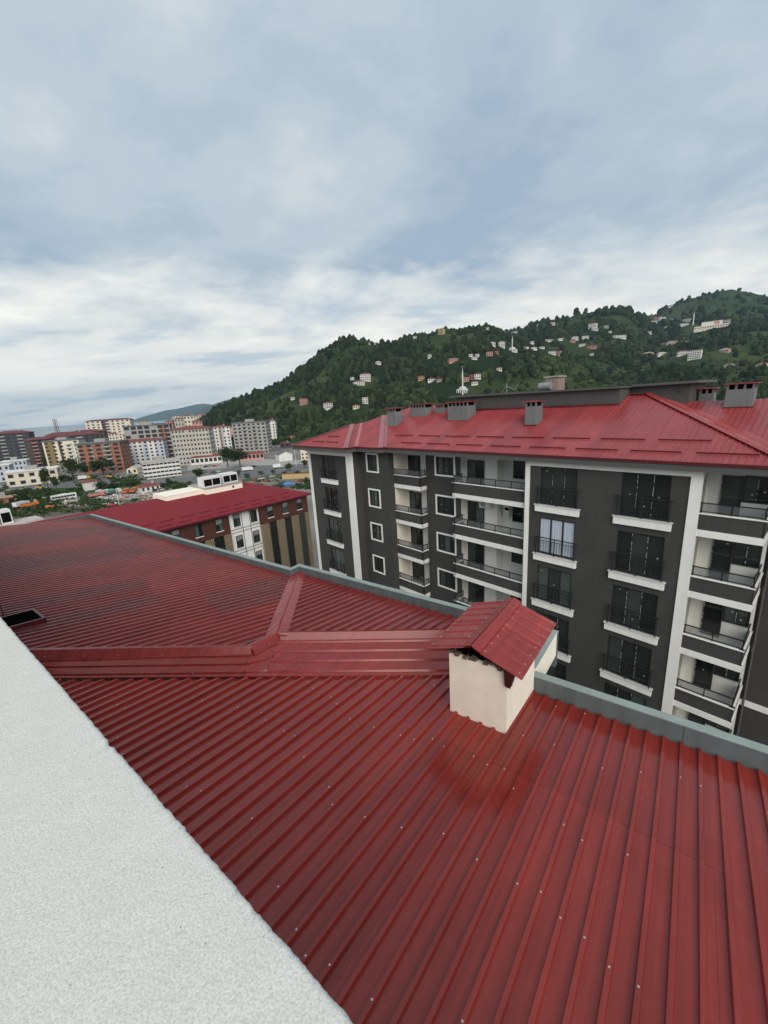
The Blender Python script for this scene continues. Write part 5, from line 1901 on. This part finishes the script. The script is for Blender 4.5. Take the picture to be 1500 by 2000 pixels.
for i, (a, c, t_, b_) in enumerate(row):
    bA('town_house', '%s house from the left among the roofs between the tall towers' % ORD[i], a, c, t_ + 8, b_ + 60, 9, R(rnd.uniform(-15, 20)), 5, 3, rnd.choice([W_WHITE, W_CREAM, W_PINK, W_BEIGE]), ('hip', RROOF, 1.4), 2, group='houses between the towers')

# lattice mast on the skyline
p = ground_at(*zA(462, 400))
mst = link('lattice_mast', None, None, (p.x, p.y, GZ))
ORG[mst.name] = (p.x, p.y, 0)
tag(mst, 'thin rust-brown mast rising above the maroon roofs', 'mast')
d = ray(*zA(450, 140))
mh = H - GZ + d[2] * math.hypot(p.x, p.y) / math.hypot(d[0], d[1])
mb = MB()
for a, c in ((-1, -1), (1, -1), (1, 1), (-1, 1)):
    mb.tube((p.x + a * 1.6, p.y + c * 1.6, 0), (p.x + a * 1.2, p.y + c * 1.2, mh), 0.3, 4)
for i in range(16):
    z = mh * i / 16
    mb.box(p.x - 1.5, p.x + 1.5, p.y - 1.55, p.y - 1.3, z, z + 0.35)
part('lattice', mb, mat('rust_brown', (0.20, 0.13, 0.10), 0.8, 0.2), mst)

# ------------------------------------------------------------------ houses on the hillside
def hill_house(px, py, wpx, hpx, wallm, label, group, roofm=RROOF, flat=False):
    p, rr_ = hill_hit(px, py)
    W = max(6.0, 0.82 * wpx * rr_ / 850)
    ht = max(4.0, 0.85 * hpx * rr_ / 850)
    fr = Frame(math.atan2(p.x, p.y) + rnd.uniform(-0.5, 0.5), p.x, p.y)
    dep = min(W, 11)
    o = fr.root('hill_house', 0, 0, p.z - 2)
    ORG.pop(o.name)
    bpy.data.objects.remove(o)
    mb_ = MB()
    mb_.box(-W / 2, W / 2, 0, dep, -4, ht, 0)
    fl_ = max(1, round(ht / 3.2))
    nc = max(2, round(W / 3.2))
    for f in range(fl_):
        for c in range(nc):
            xx = -W / 2 + W * (c + 0.5) / nc
            zz = ht * (f + 0.3) / fl_
            mb_.box(xx - W / nc * 0.25, xx + W / nc * 0.25, -0.05, 0.02, zz, zz + ht / fl_ * 0.45, 2)
        if f:
            mb_.box(-W / 2 - 0.1, W / 2 + 0.1, -1.1, -0.06, ht * f / fl_ - 0.12, ht * f / fl_ + 0.12, 0)
    ov, rh_ = 0.6, min(2.2, W * 0.16)
    if flat:
        mb_.box(-W / 2 - ov, W / 2 + ov, -ov, dep + ov, ht, ht + 0.35, 1)
    else:
        e = [(-W / 2 - ov, -ov, ht), (W / 2 + ov, -ov, ht), (W / 2 + ov, dep + ov, ht), (-W / 2 - ov, dep + ov, ht)]
        q0, q1 = (-W / 2 + W * 0.3, dep / 2, ht + rh_), (W / 2 - W * 0.3, dep / 2, ht + rh_)
        mb_.poly([e[0], e[1], q1, q0], 1); mb_.poly([e[1], e[2], q1], 1); mb_.poly([e[2], e[3], q0, q1], 1); mb_.poly([e[3], e[0], q0], 1)
        mb_.poly(e[::-1], 1)
    ob_ = link('hill_house', mb_.mesh('hill_house', [wallm, roofm, WIN]), None, p, fr.rot)
    tag(ob_, label, 'house', group)


for phrase, zf, items in zones:
    items.sort(key=lambda t: t[0])
    for i, (x, y, wpx, hpx, m_) in enumerate(items):
        px, py = zf(x, y)
        k = 3.191 if zf is zC else 3.0
        hill_house(px, py, wpx / k, hpx / k, m_, 'small %s house, %s from the left %s' % (CN[id(m_)], ORD[i], phrase), 'houses ' + phrase, rnd.choice([RROOF, RROOF, RBROWN, W_BEIGE]), flat=rnd.random() < 0.3)

# terraced complex under the tall peak
p, rr_ = hill_hit(*zD(1170, 305))
fr = Frame(math.atan2(p.x, p.y), p.x, p.y)
o = fr.root('hillside_complex', 0, 0, p.z)
tag(o, 'long terraced cream complex with red upper storey below the tall peak', 'building')
wd = 44 * rr_ / 850
part('lower_terrace', MB().box(-wd / 2, wd / 2, 0, 14, p.z - 6, p.z + 9), W_CREAM, o)
part('upper_storey', MB().box(-wd * 0.3, wd * 0.28, 4, 14, p.z + 9.01, p.z + 19), W_WHITE, o)
part('red_bay', MB().box(wd * 0.05, wd * 0.2, 3.9, 3.99, p.z + 9.5, p.z + 18), W_PINK, o)
part('roof', MB().box(-wd * 0.32, wd * 0.3, 3.5, 14.5, p.z + 19.01, p.z + 19.8), RROOF, o)
mb = MB()
for i in range(14):
    xx = -wd / 2 + wd * (i + 0.5) / 14
    mb.box(xx - 1.1, xx + 1.1, -0.08, 0.02, p.z + 2.5, p.z + 6.5)
part('windows', mb, WIN, o, kind='stuff')


def mosque(px, py, top_py, wpx, hpx, label, label2, dome=True):
    p, rr_ = hill_hit(px, py)
    fr = Frame(math.atan2(p.x, p.y), p.x, p.y)
    k = rr_ / 850
    hm = (py - top_py) * k
    o = fr.root('minaret', 0, 0, p.z)
    tag(o, label, 'minaret')
    rr0 = max(1.0, 0.85 * k)
    z = p.z
    part('shaft', MB().tube((0, 0, z - 4), (0, 0, z + hm * 0.62), rr0, 10, r2=rr0 * 0.85), W_WHITE, o)
    part('gallery', MB().tube((0, 0, z + hm * 0.62), (0, 0, z + hm * 0.65), rr0 * 1.3, 10), W_WHITE, o)
    part('upper_shaft', MB().tube((0, 0, z + hm * 0.65), (0, 0, z + hm * 0.80), rr0 * 0.75, 10), W_WHITE, o)
    part('spire', MB().tube((0, 0, z + hm * 0.80), (0, 0, z + hm), rr0 * 0.8, 10, r2=0.05), GREY_MET, o)
    if wpx:
        W, ht = wpx * k, hpx * k
        fr2 = Frame(math.atan2(p.x, p.y) + 0.2, *fr.w(-W * 0.1, 3.5)[:2])
        o = fr2.root('mosque', 0, W / 2, z)
        tag(o, label2, 'mosque')
        part('wall', MB().box(-W / 2, W / 2, 0, W, z - 4, z + ht * 0.6), W_WHITE, o)
        mb_ = MB()
        n, rows_ = 16, 6
        R0 = W * 0.42
        for i in range(rows_):
            t0, t1 = math.pi / 2 * i / rows_, math.pi / 2 * (i + 1) / rows_
            for j in range(n):
                q = []
                for (t_, jj) in ((t0, j), (t0, j + 1), (t1, j + 1), (t1, j)):
                    a = 2 * math.pi * jj / n
                    q.append((R0 * math.cos(t_) * math.cos(a), W / 2 + R0 * math.cos(t_) * math.sin(a), z + ht * 0.6 + R0 * 0.7 * math.sin(t_)))
                mb_.poly(q)
        part('dome', mb_, W_BLUE, o, smooth=True)
        mb_ = MB()
        for i in range(5):
            xx = -W / 2 + W * (i + 0.5) / 5
            mb_.box(xx - W * 0.05, xx + W * 0.05, -0.1, 0.02, z + ht * 0.12, z + ht * 0.48)
        part('windows', mb_, WIN, o, kind='stuff')


px, py = zC(1097, 738)
mosque(px, py, zC(1097, 572)[1], 20, 16, 'tall white minaret standing just above the attic roof line', 'white mosque beside the tall minaret above the attic roof line')
px, py = zC(1405, 470)
mosque(px, py, zC(1405, 378)[1], 16, 8, 'white minaret halfway up the hill among white and pink houses', 'small white mosque at the foot of the halfway minaret')
px, py = zD(1060, 284)
mosque(px, py, zD(1060, 226)[1], 0, 0, 'far white minaret beside the terraced complex under the tall peak', '')

# ------------------------------------------------------------------ trees and bushes of the plain
BARK = mat('bark', (0.06, 0.045, 0.035), 0.95, 0.3, 6.0)
LEAF = [foliage_mat('leaf_dark', (0.014, 0.030, 0.010), (0.040, 0.070, 0.020)), foliage_mat('leaf_mid', (0.026, 0.048, 0.014), (0.065, 0.10, 0.028))]


def crown_mesh(name, n, seed, m_, flat=1.0):
    r_ = random.Random(seed)
    mb_ = MB()
    lobes = [(Vector((r_.uniform(-0.5, 0.5), r_.uniform(-0.5, 0.5), r_.uniform(-0.42, 0.5))), r_.uniform(0.32, 0.55)) for _ in range(13)]
    for i in range(n):
        c, rad = lobes[i % len(lobes)]
        v = Vector((r_.gauss(0, 1), r_.gauss(0, 1), r_.gauss(0, 1))).normalized() * rad * r_.uniform(0.72, 1.06)
        p_ = c + v
        s = r_.uniform(0.04, 0.10)
        a = Vector((r_.gauss(0, 1), r_.gauss(0, 1), r_.gauss(0, 1))).normalized()
        a = (a + v.normalized() * 0.4).normalized()
        t_ = a.orthogonal().normalized()
        b_ = a.cross(t_)
        mb_.poly([p_ + t_ * s, p_ + b_ * s * 0.8, p_ - t_ * s, p_ - b_ * s * 0.8])
    return mb_.mesh(name, m_)


def trunk_mesh():
    mb_ = MB()
    mb_.tube((0, 0, -0.55), (0.02, 0, 0.05), 0.07, 7, r2=0.045)
    r_ = random.Random(3)
    for i in range(6):
        a = r_.uniform(0, 6.28)
        mb_.tube((0.01, 0, r_.uniform(-0.1, 0.05)), (math.cos(a) * 0.45, math.sin(a) * 0.45, r_.uniform(0.2, 0.55)), 0.03, 5, r2=0.01)
    return mb_.mesh('trunk', BARK)


CROWNS = [crown_mesh('crown', 1500, s, LEAF[s % 2]) for s in range(4)]
BUSHES = [crown_mesh('foliage', 700, 20 + s, LEAF[s % 2]) for s in range(3)]
TRUNK = trunk_mesh()


def tree(px, py, wpx, hpx, label, seed=0, name='tree', group=None, bush=False):
    p = ground_at(px, py)
    dz = float(np.dot(np.array([p.x, p.y, GZ - H]), FWD))
    w_, h_ = wpx * dz / FPX, hpx * dz / FPX
    o = link(name, None, None, p)
    ORG[o.name] = (0, 0, 0)
    tag(o, label, 'bush' if bush else 'tree', group)
    if bush:
        c = link('foliage', BUSHES[seed % 3], o, (0, 0, h_ * 0.42), seed * 1.3)
        c.scale = (w_ / 1.9, w_ / 1.9, h_ / 1.8)
        s_ = link('stem', TRUNK, o, (0, 0, h_ * 0.4), 0)
        s_.scale = (w_ * 0.4, w_ * 0.4, h_ * 0.75)
    else:
        c = link('crown', CROWNS[seed % 4], o, (0, 0, h_ * 0.58), seed * 1.3)
        c.scale = (w_ / 1.8, w_ / 1.8, h_ * 0.84 / 1.9)
        s_ = link('trunk', TRUNK, o, (0, 0, h_ * 0.55), 0)
        s_.scale = (w_ * 0.55, w_ * 0.55, h_)


def tA(x0, x1, yt, yb, label, seed, **k):
    a, c = zA((x0 + x1) / 2, yb), zA(0, yt)
    tree(a[0], a[1], (x1 - x0) / 3.75, a[1] - c[1], label, seed, **k)


def tB(x0, x1, yt, yb, label, seed, **k):
    a, c = zB((x0 + x1) / 2, yb), zB(0, yt)
    tree(a[0], a[1], (x1 - x0) / 3.75, a[1] - c[1], label, seed, **k)


tA(470, 610, 425, 598, 'dark round tree in front of the cream block', 0)
tA(585, 668, 465, 560, 'smaller tree touching the dark round tree', 1)
tA(685, 835, 425, 552, 'broad dark tree in front of the brick-red shell building', 2)
tA(318, 395, 490, 662, 'tall slender tree left of the grassy verge', 3)
tA(388, 448, 560, 662, 'slim tree beside the tall slender tree', 1)
tA(440, 505, 550, 605, 'low tree at the corner of the market hall', 2)
tA(310, 378, 430, 492, 'tree behind the roof of the market hall', 0)
tA(120, 232, 430, 495, 'tree rising behind the pale grey school wing', 1)
tB(488, 602, 645, 800, 'left half of the big double tree by the forecourt', 0)
tB(575, 695, 650, 795, 'right half of the big double tree by the forecourt', 2)
tB(292, 388, 802, 882, 'bright green round tree behind the cooling units', 1)
tB(968, 1025, 765, 825, 'small round tree on the verge near the charcoal building', 3)
tB(860, 925, 595, 655, 'tree at the right foot of the white tower', 2)
tB(570, 612, 565, 640, 'tree between the striped block and the concrete tower', 0)
tB(1085, 1140, 740, 800, 'tree against the left edge of the charcoal building', 1)
tB(1240, 1290, 535, 580, 'tree beside the small salmon house', 0)
tB(1040, 1100, 565, 610, 'tree beside the pink cottage', 3)
tB(160, 215, 480, 540, 'tree on the rise behind the grey-beige block', 2)
for i, (x0, x1, yt, yb, lab) in enumerate([(110, 260, 632, 765, 'large dark bush near the left margin'), (40, 140, 665, 740, 'bush between the shed and the large dark bush'), (690, 790, 590, 662, 'bush right of the small white hut'),
                                            (780, 870, 600, 655, 'bush behind the green truck'), (562, 625, 605, 655, 'bush left of the small white hut'), (1215, 1255, 565, 630, 'thin bush by the parked cars'),
                                            (20, 70, 618, 655, 'bush in front of the pale blue school'), (-20, 40, 720, 800, 'bush at the very left margin'), (240, 330, 760, 800, 'low bush below the orange pickups'), (920, 1040, 595, 630, 'long bush along the verge behind the trucks')]):
    tA(x0, x1, yt, yb, lab, i, name='bush', bush=True, group='bushes of the yard')
for i, (x0, x1, yt, yb, lab) in enumerate([(605, 645, 810, 860, 'bush right of the cooling units'), (855, 900, 805, 845, 'bush on the verge left of the small round tree'), (95, 125, 870, 920, 'small bush near the site office'), (640, 690, 590, 640, 'bush at the foot of the concrete tower')]):
    tB(x0, x1, yt, yb, lab, i + 1, name='bush', bush=True, group='bushes of the yard')

# ------------------------------------------------------------------ vehicles
TYRE = mat('tyre', (0.02, 0.02, 0.02), 0.9, 0.1)
CARGL = glass_mat('vehicle_glass', (0.015, 0.018, 0.02))
PAINT = {}


def paint(name, c):
    if name not in PAINT:
        PAINT[name] = mat('paint_' + name, c, 0.35, 0.06, 1.0, coat=0.4)
    return PAINT[name]


for n_, c_ in (('white', (0.72, 0.72, 0.70)), ('orange', (0.62, 0.16, 0.03)), ('red', (0.45, 0.05, 0.04)), ('green', (0.06, 0.22, 0.14)), ('yellow', (0.55, 0.35, 0.03)),
               ('black', (0.02, 0.02, 0.023)), ('silver', (0.40, 0.41, 0.42)), ('navy', (0.04, 0.06, 0.10)), ('salmon', (0.55, 0.22, 0.16)), ('blue', (0.06, 0.20, 0.50))):
    paint(n_, c_)


def wheels(o, xs_, wd, r_, z=0.0):
    for x in xs_:
        for s in (-1, 1):
            link('wheel', MB().tube((0, -0.13, 0), (0, 0.13, 0), r_, 12).mesh('wheel', TYRE), o, (x, s * (wd / 2 - 0.12), r_))


def vehicle(kind, px, py, yaw, col, label, group=None, sc=0.85):
    p = ground_at(px, py)
    az = math.atan2(p.x, p.y)
    o = link(kind, None, None, (p.x, p.y, GZ + 0.012), -az + yaw)
    ORG[o.name] = (0, 0, 0)
    tag(o, label, kind.replace('_', ' ').split()[-1], group)
    c = PAINT[col]
    if kind == 'parked_car':
        b_ = MB().hexa([(-2.1, -0.85, 0.3), (2.1, -0.85, 0.3), (2.1, 0.85, 0.3), (-2.1, 0.85, 0.3), (-2.1, -0.82, 0.88), (2.05, -0.78, 0.78), (2.05, 0.78, 0.78), (-2.1, 0.82, 0.88)])
        part('body', b_, c, o)
        part('cabin', MB().hexa([(-1.7, -0.8, 0.87), (1.0, -0.8, 0.83), (1.0, 0.8, 0.83), (-1.7, 0.8, 0.87), (-1.25, -0.62, 1.42), (0.35, -0.62, 1.42), (0.35, 0.62, 1.42), (-1.25, 0.62, 1.42)]), CARGL, o)
        part('roof', MB().box(-1.22, 0.32, -0.6, 0.6, 1.421, 1.46), c, o)
        wheels(o, (-1.3, 1.3), 1.75, 0.32)
    elif kind == 'bus':
        part('body', MB().box(-6, 6, -1.25, 1.25, 0.4, 3.3), c, o)
        g_ = MB()
        for s in (-1.27, 1.251):
            for i in range(8):
                g_.box(-5.6 + i * 1.38, -4.35 + i * 1.38, s, s + 0.019, 1.5, 2.6)
        part('window', g_, CARGL, o)
        part('windscreen', MB().box(6.001, 6.03, -1.1, 1.1, 1.2, 2.9), CARGL, o)
        part('roof_unit', MB().box(-2, 1.5, -0.8, 0.8, 3.301, 3.55), c, o)
        wheels(o, (-3.6, 3.9), 2.5, 0.5)
    elif kind in ('tipper_truck', 'mixer_truck', 'box_truck'):
        part('chassis', MB().box(-3.8, 3.6, -0.5, 0.5, 0.6, 0.95), BLACKM, o)
        part('cab', MB().hexa([(1.9, -1.2, 0.7), (3.9, -1.2, 0.7), (3.9, 1.2, 0.7), (1.9, 1.2, 0.7), (1.9, -1.15, 2.9), (3.6, -1.15, 2.9), (3.6, 1.15, 2.9), (1.9, 1.15, 2.9)]), c if kind != 'mixer_truck' else PAINT['white'], o)
        part('windscreen', MB().hexa([(3.78, -1.0, 1.8), (3.83, -1.0, 1.8), (3.83, 1.0, 1.8), (3.78, 1.0, 1.8), (3.64, -1.0, 2.6), (3.69, -1.0, 2.6), (3.69, 1.0, 2.6), (3.64, 1.0, 2.6)]), CARGL, o)
        if kind == 'mixer_truck':
            m_ = MB()
            m_.tube((-3.6, 0, 2.7), (-1.0, 0, 2.4), 0.7, 12, r2=1.35)
            m_.tube((-1.0, 0, 2.4), (1.6, 0, 1.9), 1.35, 12, r2=0.75)
            part('drum', m_, c, o, smooth=False)
        elif kind == 'tipper_truck':
            t_ = MB()
            t_.hexa([(-3.9, -1.2, 1.0), (1.7, -1.2, 1.0), (1.7, 1.2, 1.0), (-3.9, 1.2, 1.0), (-4.2, -1.3, 2.4), (1.8, -1.3, 2.4), (1.8, 1.3, 2.4), (-4.2, 1.3, 2.4)])
            part('tipper_body', t_, c, o)
            part('load', MB().box(-3.9, 1.5, -1.1, 1.1, 2.401, 2.45), MATS['dark_soil'], o)
        else:
            part('box_body', MB().box(-4, 1.7, -1.25, 1.25, 1.0, 3.3), PAINT['white'], o)
        wheels(o, (-3.0, -1.8, 2.8), 2.4, 0.5)
    elif kind == 'wheel_loader':
        part('body', MB().box(-2.6, 0.6, -1.0, 1.0, 0.8, 2.0), c, o)
        part('cab', MB().box(-0.8, 0.7, -0.8, 0.8, 2.0, 3.2), CARGL, o)
        part('arm', MB().hexa([(0.6, -0.7, 1.2), (2.8, -0.7, 0.5), (2.8, 0.7, 0.5), (0.6, 0.7, 1.2), (0.6, -0.7, 1.7), (2.8, -0.7, 0.8), (2.8, 0.7, 0.8), (0.6, 0.7, 1.7)]), c, o)
        part('bucket', MB().hexa([(2.8, -1.3, 0.2), (3.9, -1.3, 0.2), (3.9, 1.3, 0.2), (2.8, 1.3, 0.2), (2.8, -1.3, 1.3), (3.2, -1.3, 1.3), (3.2, 1.3, 1.3), (2.8, 1.3, 1.3)]), GREY_MET, o)
        wheels(o, (-1.7, 1.3), 2.3, 0.75)
    o.scale = (sc,) * 3
    return o


vehicle('bus', *zA(472, 735), R(8), 'white', 'long white coach parked on the grassy yard')
vehicle('mixer_truck', *zA(840, 695), R(30), 'green', 'green and white mixer truck among the parked trucks')
vehicle('tipper_truck', *zA(925, 690), R(75), 'orange', 'orange tipper truck right beside the green mixer')
vehicle('tipper_truck', *zA(985, 683), R(70), 'orange', 'second orange tipper truck, next to the site office')
vehicle('mixer_truck', *zA(755, 700), R(20), 'silver', 'grey drummed mixer truck left of the green mixer')
vehicle('tipper_truck', *zA(712, 715), R(10), 'salmon', 'faded red tipper truck nearest the grass')
vehicle('wheel_loader', *zA(385, 800), R(25), 'orange', 'orange wheel loader in the soil yard')
vehicle('box_truck', *zA(165, 790), R(40), 'white', 'white box truck beside the bushes at the left')
vehicle('tipper_truck', *zA(225, 790), R(5), 'orange', 'orange-red tipper truck next to the white box truck')
vehicle('wheel_loader', *zA(300, 658), R(0), 'yellow', 'yellow loader on the verge behind the bus')
vehicle('tipper_truck', *zA(1235, 712), R(85), 'orange', 'orange tipper truck by the crimson roof edge')
vehicle('tipper_truck', *zA(1300, 700), R(80), 'red', 'red tipper truck partly hidden by the crimson roof')
vehicle('wheel_loader', *zA(835, 790), R(0), 'red', 'red loader lying low before the crimson roof')
vehicle('parked_car', *zA(630, 712), R(5), 'silver', 'silver car parked in front of the white hut', 'cars in the yard')
vehicle('parked_car', *zA(1145, 672), R(10), 'black', 'black car, first of the row by the thin bush', 'cars in the yard')
vehicle('parked_car', *zA(1188, 665), R(12), 'white', 'white car in the middle of the row by the thin bush', 'cars in the yard')
vehicle('parked_car', *zA(1228, 660), R(14), 'navy', 'navy car, last of the row by the thin bush', 'cars in the yard')
vehicle('parked_car', *zA(30, 640), R(0), 'white', 'white car on the road below the pale blue school', 'cars on the road')
vehicle('parked_car', *zA(905, 570), R(20), 'white', 'white car parked below the brick-red shell building', 'cars on the road')
vehicle('parked_car', *zA(960, 548), R(20), 'silver', 'silver car parked before the cream gabled shed', 'cars on the road')
vehicle('box_truck', *zA(620, 588), R(0), 'yellow', 'yellow cabbed truck on the road between the trees')
vehicle('wheel_loader', *zA(815, 575), R(0), 'yellow', 'yellow loader on the road beside the broad dark tree')
cols_ = ['white', 'black', 'silver', 'red', 'white', 'navy', 'white', 'silver', 'black']
for i, (x, y) in enumerate([(352, 792), (385, 796), (415, 788), (448, 792), (480, 785), (440, 838), (470, 832), (700, 800), (735, 795)]):
    vehicle('parked_car', *zB(x, y), R(20 + 10 * (i % 3)), cols_[i], '%s car, %s from the left on the forecourt' % (cols_[i], ORD[i]), 'cars on the forecourt')
vehicle('box_truck', *zB(690, 825), R(5), 'white', 'white van truck on the road right of the double tree')
vehicle('box_truck', *zB(915, 805), R(5), 'silver', 'pale box truck on the road left of the small round tree')
cols_ = ['red', 'white', 'orange', 'silver', 'blue', 'black', 'white', 'red']
for i, (x, y) in enumerate([(745, 895), (790, 885), (830, 900), (900, 895), (1000, 930), (945, 880), (870, 870), (1080, 900)]):
    vehicle('parked_car', *zB(x, y), R(10 + 15 * (i % 4)), cols_[i], '%s car, %s listed from the left in the lot behind the crimson roof' % (cols_[i], ORD[[0, 1, 2, 4, 6, 5, 3, 7][i]]), 'cars behind the crimson roof')

# light poles
for (x, y0_, y1_, lab) in [(875, 780, 650, 'white lamp post standing behind the crimson roof'), (1045, 790, 660, 'thin pole beside the cream house corner')]:
    z_ = zA if x == 875 else zB
    p = ground_at(*z_(x, y0_))
    d = ray(*z_(x, y1_))
    hh = H - GZ + d[2] * math.hypot(p.x, p.y) / math.hypot(d[0], d[1])
    o = link('lamp_post', None, None, p)
    ORG[o.name] = (0, 0, 0)
    tag(o, lab, 'lamp post')
    part('pole', MB().tube((0, 0, 0), (0, 0, hh), 0.14, 8, r2=0.08), AC_WHITE, o)
    part('arm', MB().tube((0, 0, hh), (1.2, 0, hh + 0.15), 0.06, 6), AC_WHITE, o)
    part('lamp_head', MB().box(1.1, 1.8, -0.15, 0.15, hh + 0.08, hh + 0.2), AC_WHITE, o)

# scrap and rubble strewn over the yard
mb = [MB(), MB(), MB()]
for i in range(700):
    x, y = rnd.uniform(250, 1350), 0
    y = rnd.uniform(735, 800) - (x - 250) * 0.075 + rnd.gauss(0, 10)
    p = ground_at(*zA(x, y))
    s = rnd.uniform(0.2, 0.7)
    a = rnd.uniform(0, 3.1)
    k_ = rnd.choice([0, 0, 0, 0, 1, 2])
    c, s_ = math.cos(a), math.sin(a)
    w_, d_, h_ = s * rnd.uniform(0.6, 2), s, s * rnd.uniform(0.4, 1.0)
    q = [(p.x + c * u - s_ * v, p.y + s_ * u + c * v) for u, v in ((-w_, -d_), (w_, -d_), (w_, d_), (-w_, d_))]
    mb[k_].hexa([(*t_, GZ) for t_ in q] + [(t_[0] * 0.7 + p.x * 0.3, t_[1] * 0.7 + p.y * 0.3, GZ + h_) for t_ in q])
for b_, m_, nm in zip(mb, (CONCRETE, W_ORANGE, W_WHITE), ('grey rubble heaps across the soil yard', 'rusty orange scrap across the soil yard', 'pale broken slabs across the soil yard')):
    tag(link('rubble', b_.mesh('rubble', m_)), nm, kind='stuff')

# low roof just beyond the far parapet with two cooling units
def at_lvl(px, py, zrel):
    d_ = ray(px, py)
    q_ = d_ * (zrel / d_[2])
    return Vector((q_[0], q_[1], H + zrel))


p = at_lvl(20, 1023, -13.0)
LR = Frame(math.atan2(p.x, p.y) + math.radians(-12), p.x, p.y)
o = LR.root('low_block', 0.0, 0.0, GZ)
tag(o, 'low block with pale coping just beyond the far end of the red roof', 'building')
part('wall', MB().box(-22, 3.5, -0.6, 2.6, GZ, H - 13.3), CONCRETE, o)
part('coping', MB().box(-22.1, 3.6, -0.7, 2.7, H - 13.299, H - 13.0), mat('pink_coping', (0.50, 0.43, 0.40), 0.9, 0.15, 2.0), o)
chiller(LR, -1.6, 0.2, H - 13.0, 1.25, 2.0, 1.6, 'white cooling unit with one black grille at the left margin, left of two', 1)
chiller(LR, -0.15, 0.3, H - 13.0, 1.25, 2.0, 1.6, 'white cooling unit with one black grille at the left margin, right of two', 1)

# scrub growing over the plain: low leafy clumps
leafv, leaff = [], []
rs2 = np.random.RandomState(8)
areas = [(1880, 3060, 600, 660, 700), (-60, 640, 655, 770, 1700), (640, 1400, 600, 660, 1800), (250, 1000, 735, 830, 500), (-60, 330, 760, 860, 900), (300, 1400, 560, 610, 500)]
sc_mb = [MB(), MB()]
for (xa, xb, ya, yb, n) in areas:
    xs_ = rs2.uniform(xa, xb, n)
    ys_ = rs2.uniform(ya, yb, n)
    for x_, y_ in zip(xs_, ys_):
        if fbm(np.array(x_ / 70.0), np.array(y_ / 18.0), 3, 5) < 0.52:
            continue
        p = ground_at(*zA(x_, y_))
        for _ in range(7):
            s_ = rnd.uniform(0.25, 0.6)
            c_ = Vector((p.x + rnd.gauss(0, 0.7), p.y + rnd.gauss(0, 0.7), GZ + rnd.uniform(0.1, 0.9)))
            a_ = Vector((rnd.gauss(0, 1), rnd.gauss(0, 1), rnd.gauss(0, 1))).normalized()
            t_ = a_.orthogonal().normalized() * s_
            b_ = a_.cross(t_)
            sc_mb[rnd.random() < 0.4].poly([c_ + t_, c_ + b_, c_ - t_, c_ - b_])
for m_, lf, nm in zip(sc_mb, LEAF, ('dark green scrub over the yard and verges', 'lighter green scrub over the yard and verges')):
    tag(link('scrub', m_.mesh('scrub', lf)), nm, kind='stuff')

# clutter in the lot behind the crimson roof
p = ground_at(*zB(1060, 880))
fr = Frame(math.atan2(p.x, p.y) + 0.3, p.x, p.y)
o = fr.root('yard_wall', 0, 0, GZ)
tag(o, 'long low ochre wall with brown coping behind the crimson roof', 'wall')
part('wall', MB().box(-9, 9, 0, 0.4, GZ, GZ + 2.6), W_TAN, o)
part('coping', MB().box(-9.1, 9.1, -0.1, 0.5, GZ + 2.601, GZ + 2.9), W_ORANGE, o)
p = ground_at(*zB(985, 928))
fr = Frame(math.atan2(p.x, p.y), p.x, p.y)
o = fr.root('tarpaulin', 0, 0, GZ)
tag(o, 'bright blue tarpaulin over a heap beside the charcoal building', 'tarpaulin')
mb = MB()
for i in range(6):
    for j in range(5):
        f = lambda a, c: (-3 + a, -2 + c, GZ + 0.1 + 1.7 * math.sin(math.pi * a / 6) * math.sin(math.pi * c / 5) + 0.15 * math.sin(a * 5 + c * 3))
        mb.poly([f(i, j), f(i + 1, j), f(i + 1, j + 1), f(i, j + 1)])
part('sheet', mb, PAINT['blue'], o)
for i, (x0, x1, yt, yb, lab) in enumerate([(660, 720, 835, 875, 'bush just right of the bush by the cooling units'), (930, 985, 820, 860, 'bush left of the ochre wall'), (1030, 1085, 815, 858, 'bush behind the ochre wall'), (1095, 1140, 860, 915, 'bush against the charcoal building by the ochre wall'), (760, 820, 820, 850, 'low bush on the verge in front of the white van truck')]):
    tB(x0, x1, yt, yb, lab, i, name='bush', bush=True, group='bushes of the lot')

# ------------------------------------------------------------------ haze
hb = MB().box(-12400, 12400, -3500, 12400, GZ - 2.3, 760)
HZ = bpy.data.materials.new('haze')
HZ.use_nodes = True
t = HZ.node_tree
t.nodes.remove(t.nodes['Principled BSDF'])
pv = N(t, 'ShaderNodeVolumePrincipled')
pv.inputs['Color'].default_value = (0.50, 0.76, 1.0, 1)
pv.inputs['Density'].default_value = 0.00006
pv.inputs['Anisotropy'].default_value = 0.2
L(t, pv.outputs[0], t.nodes['Material Output'].inputs['Volume'])
tag(link('haze', hb.mesh('haze', HZ)), kind='stuff')
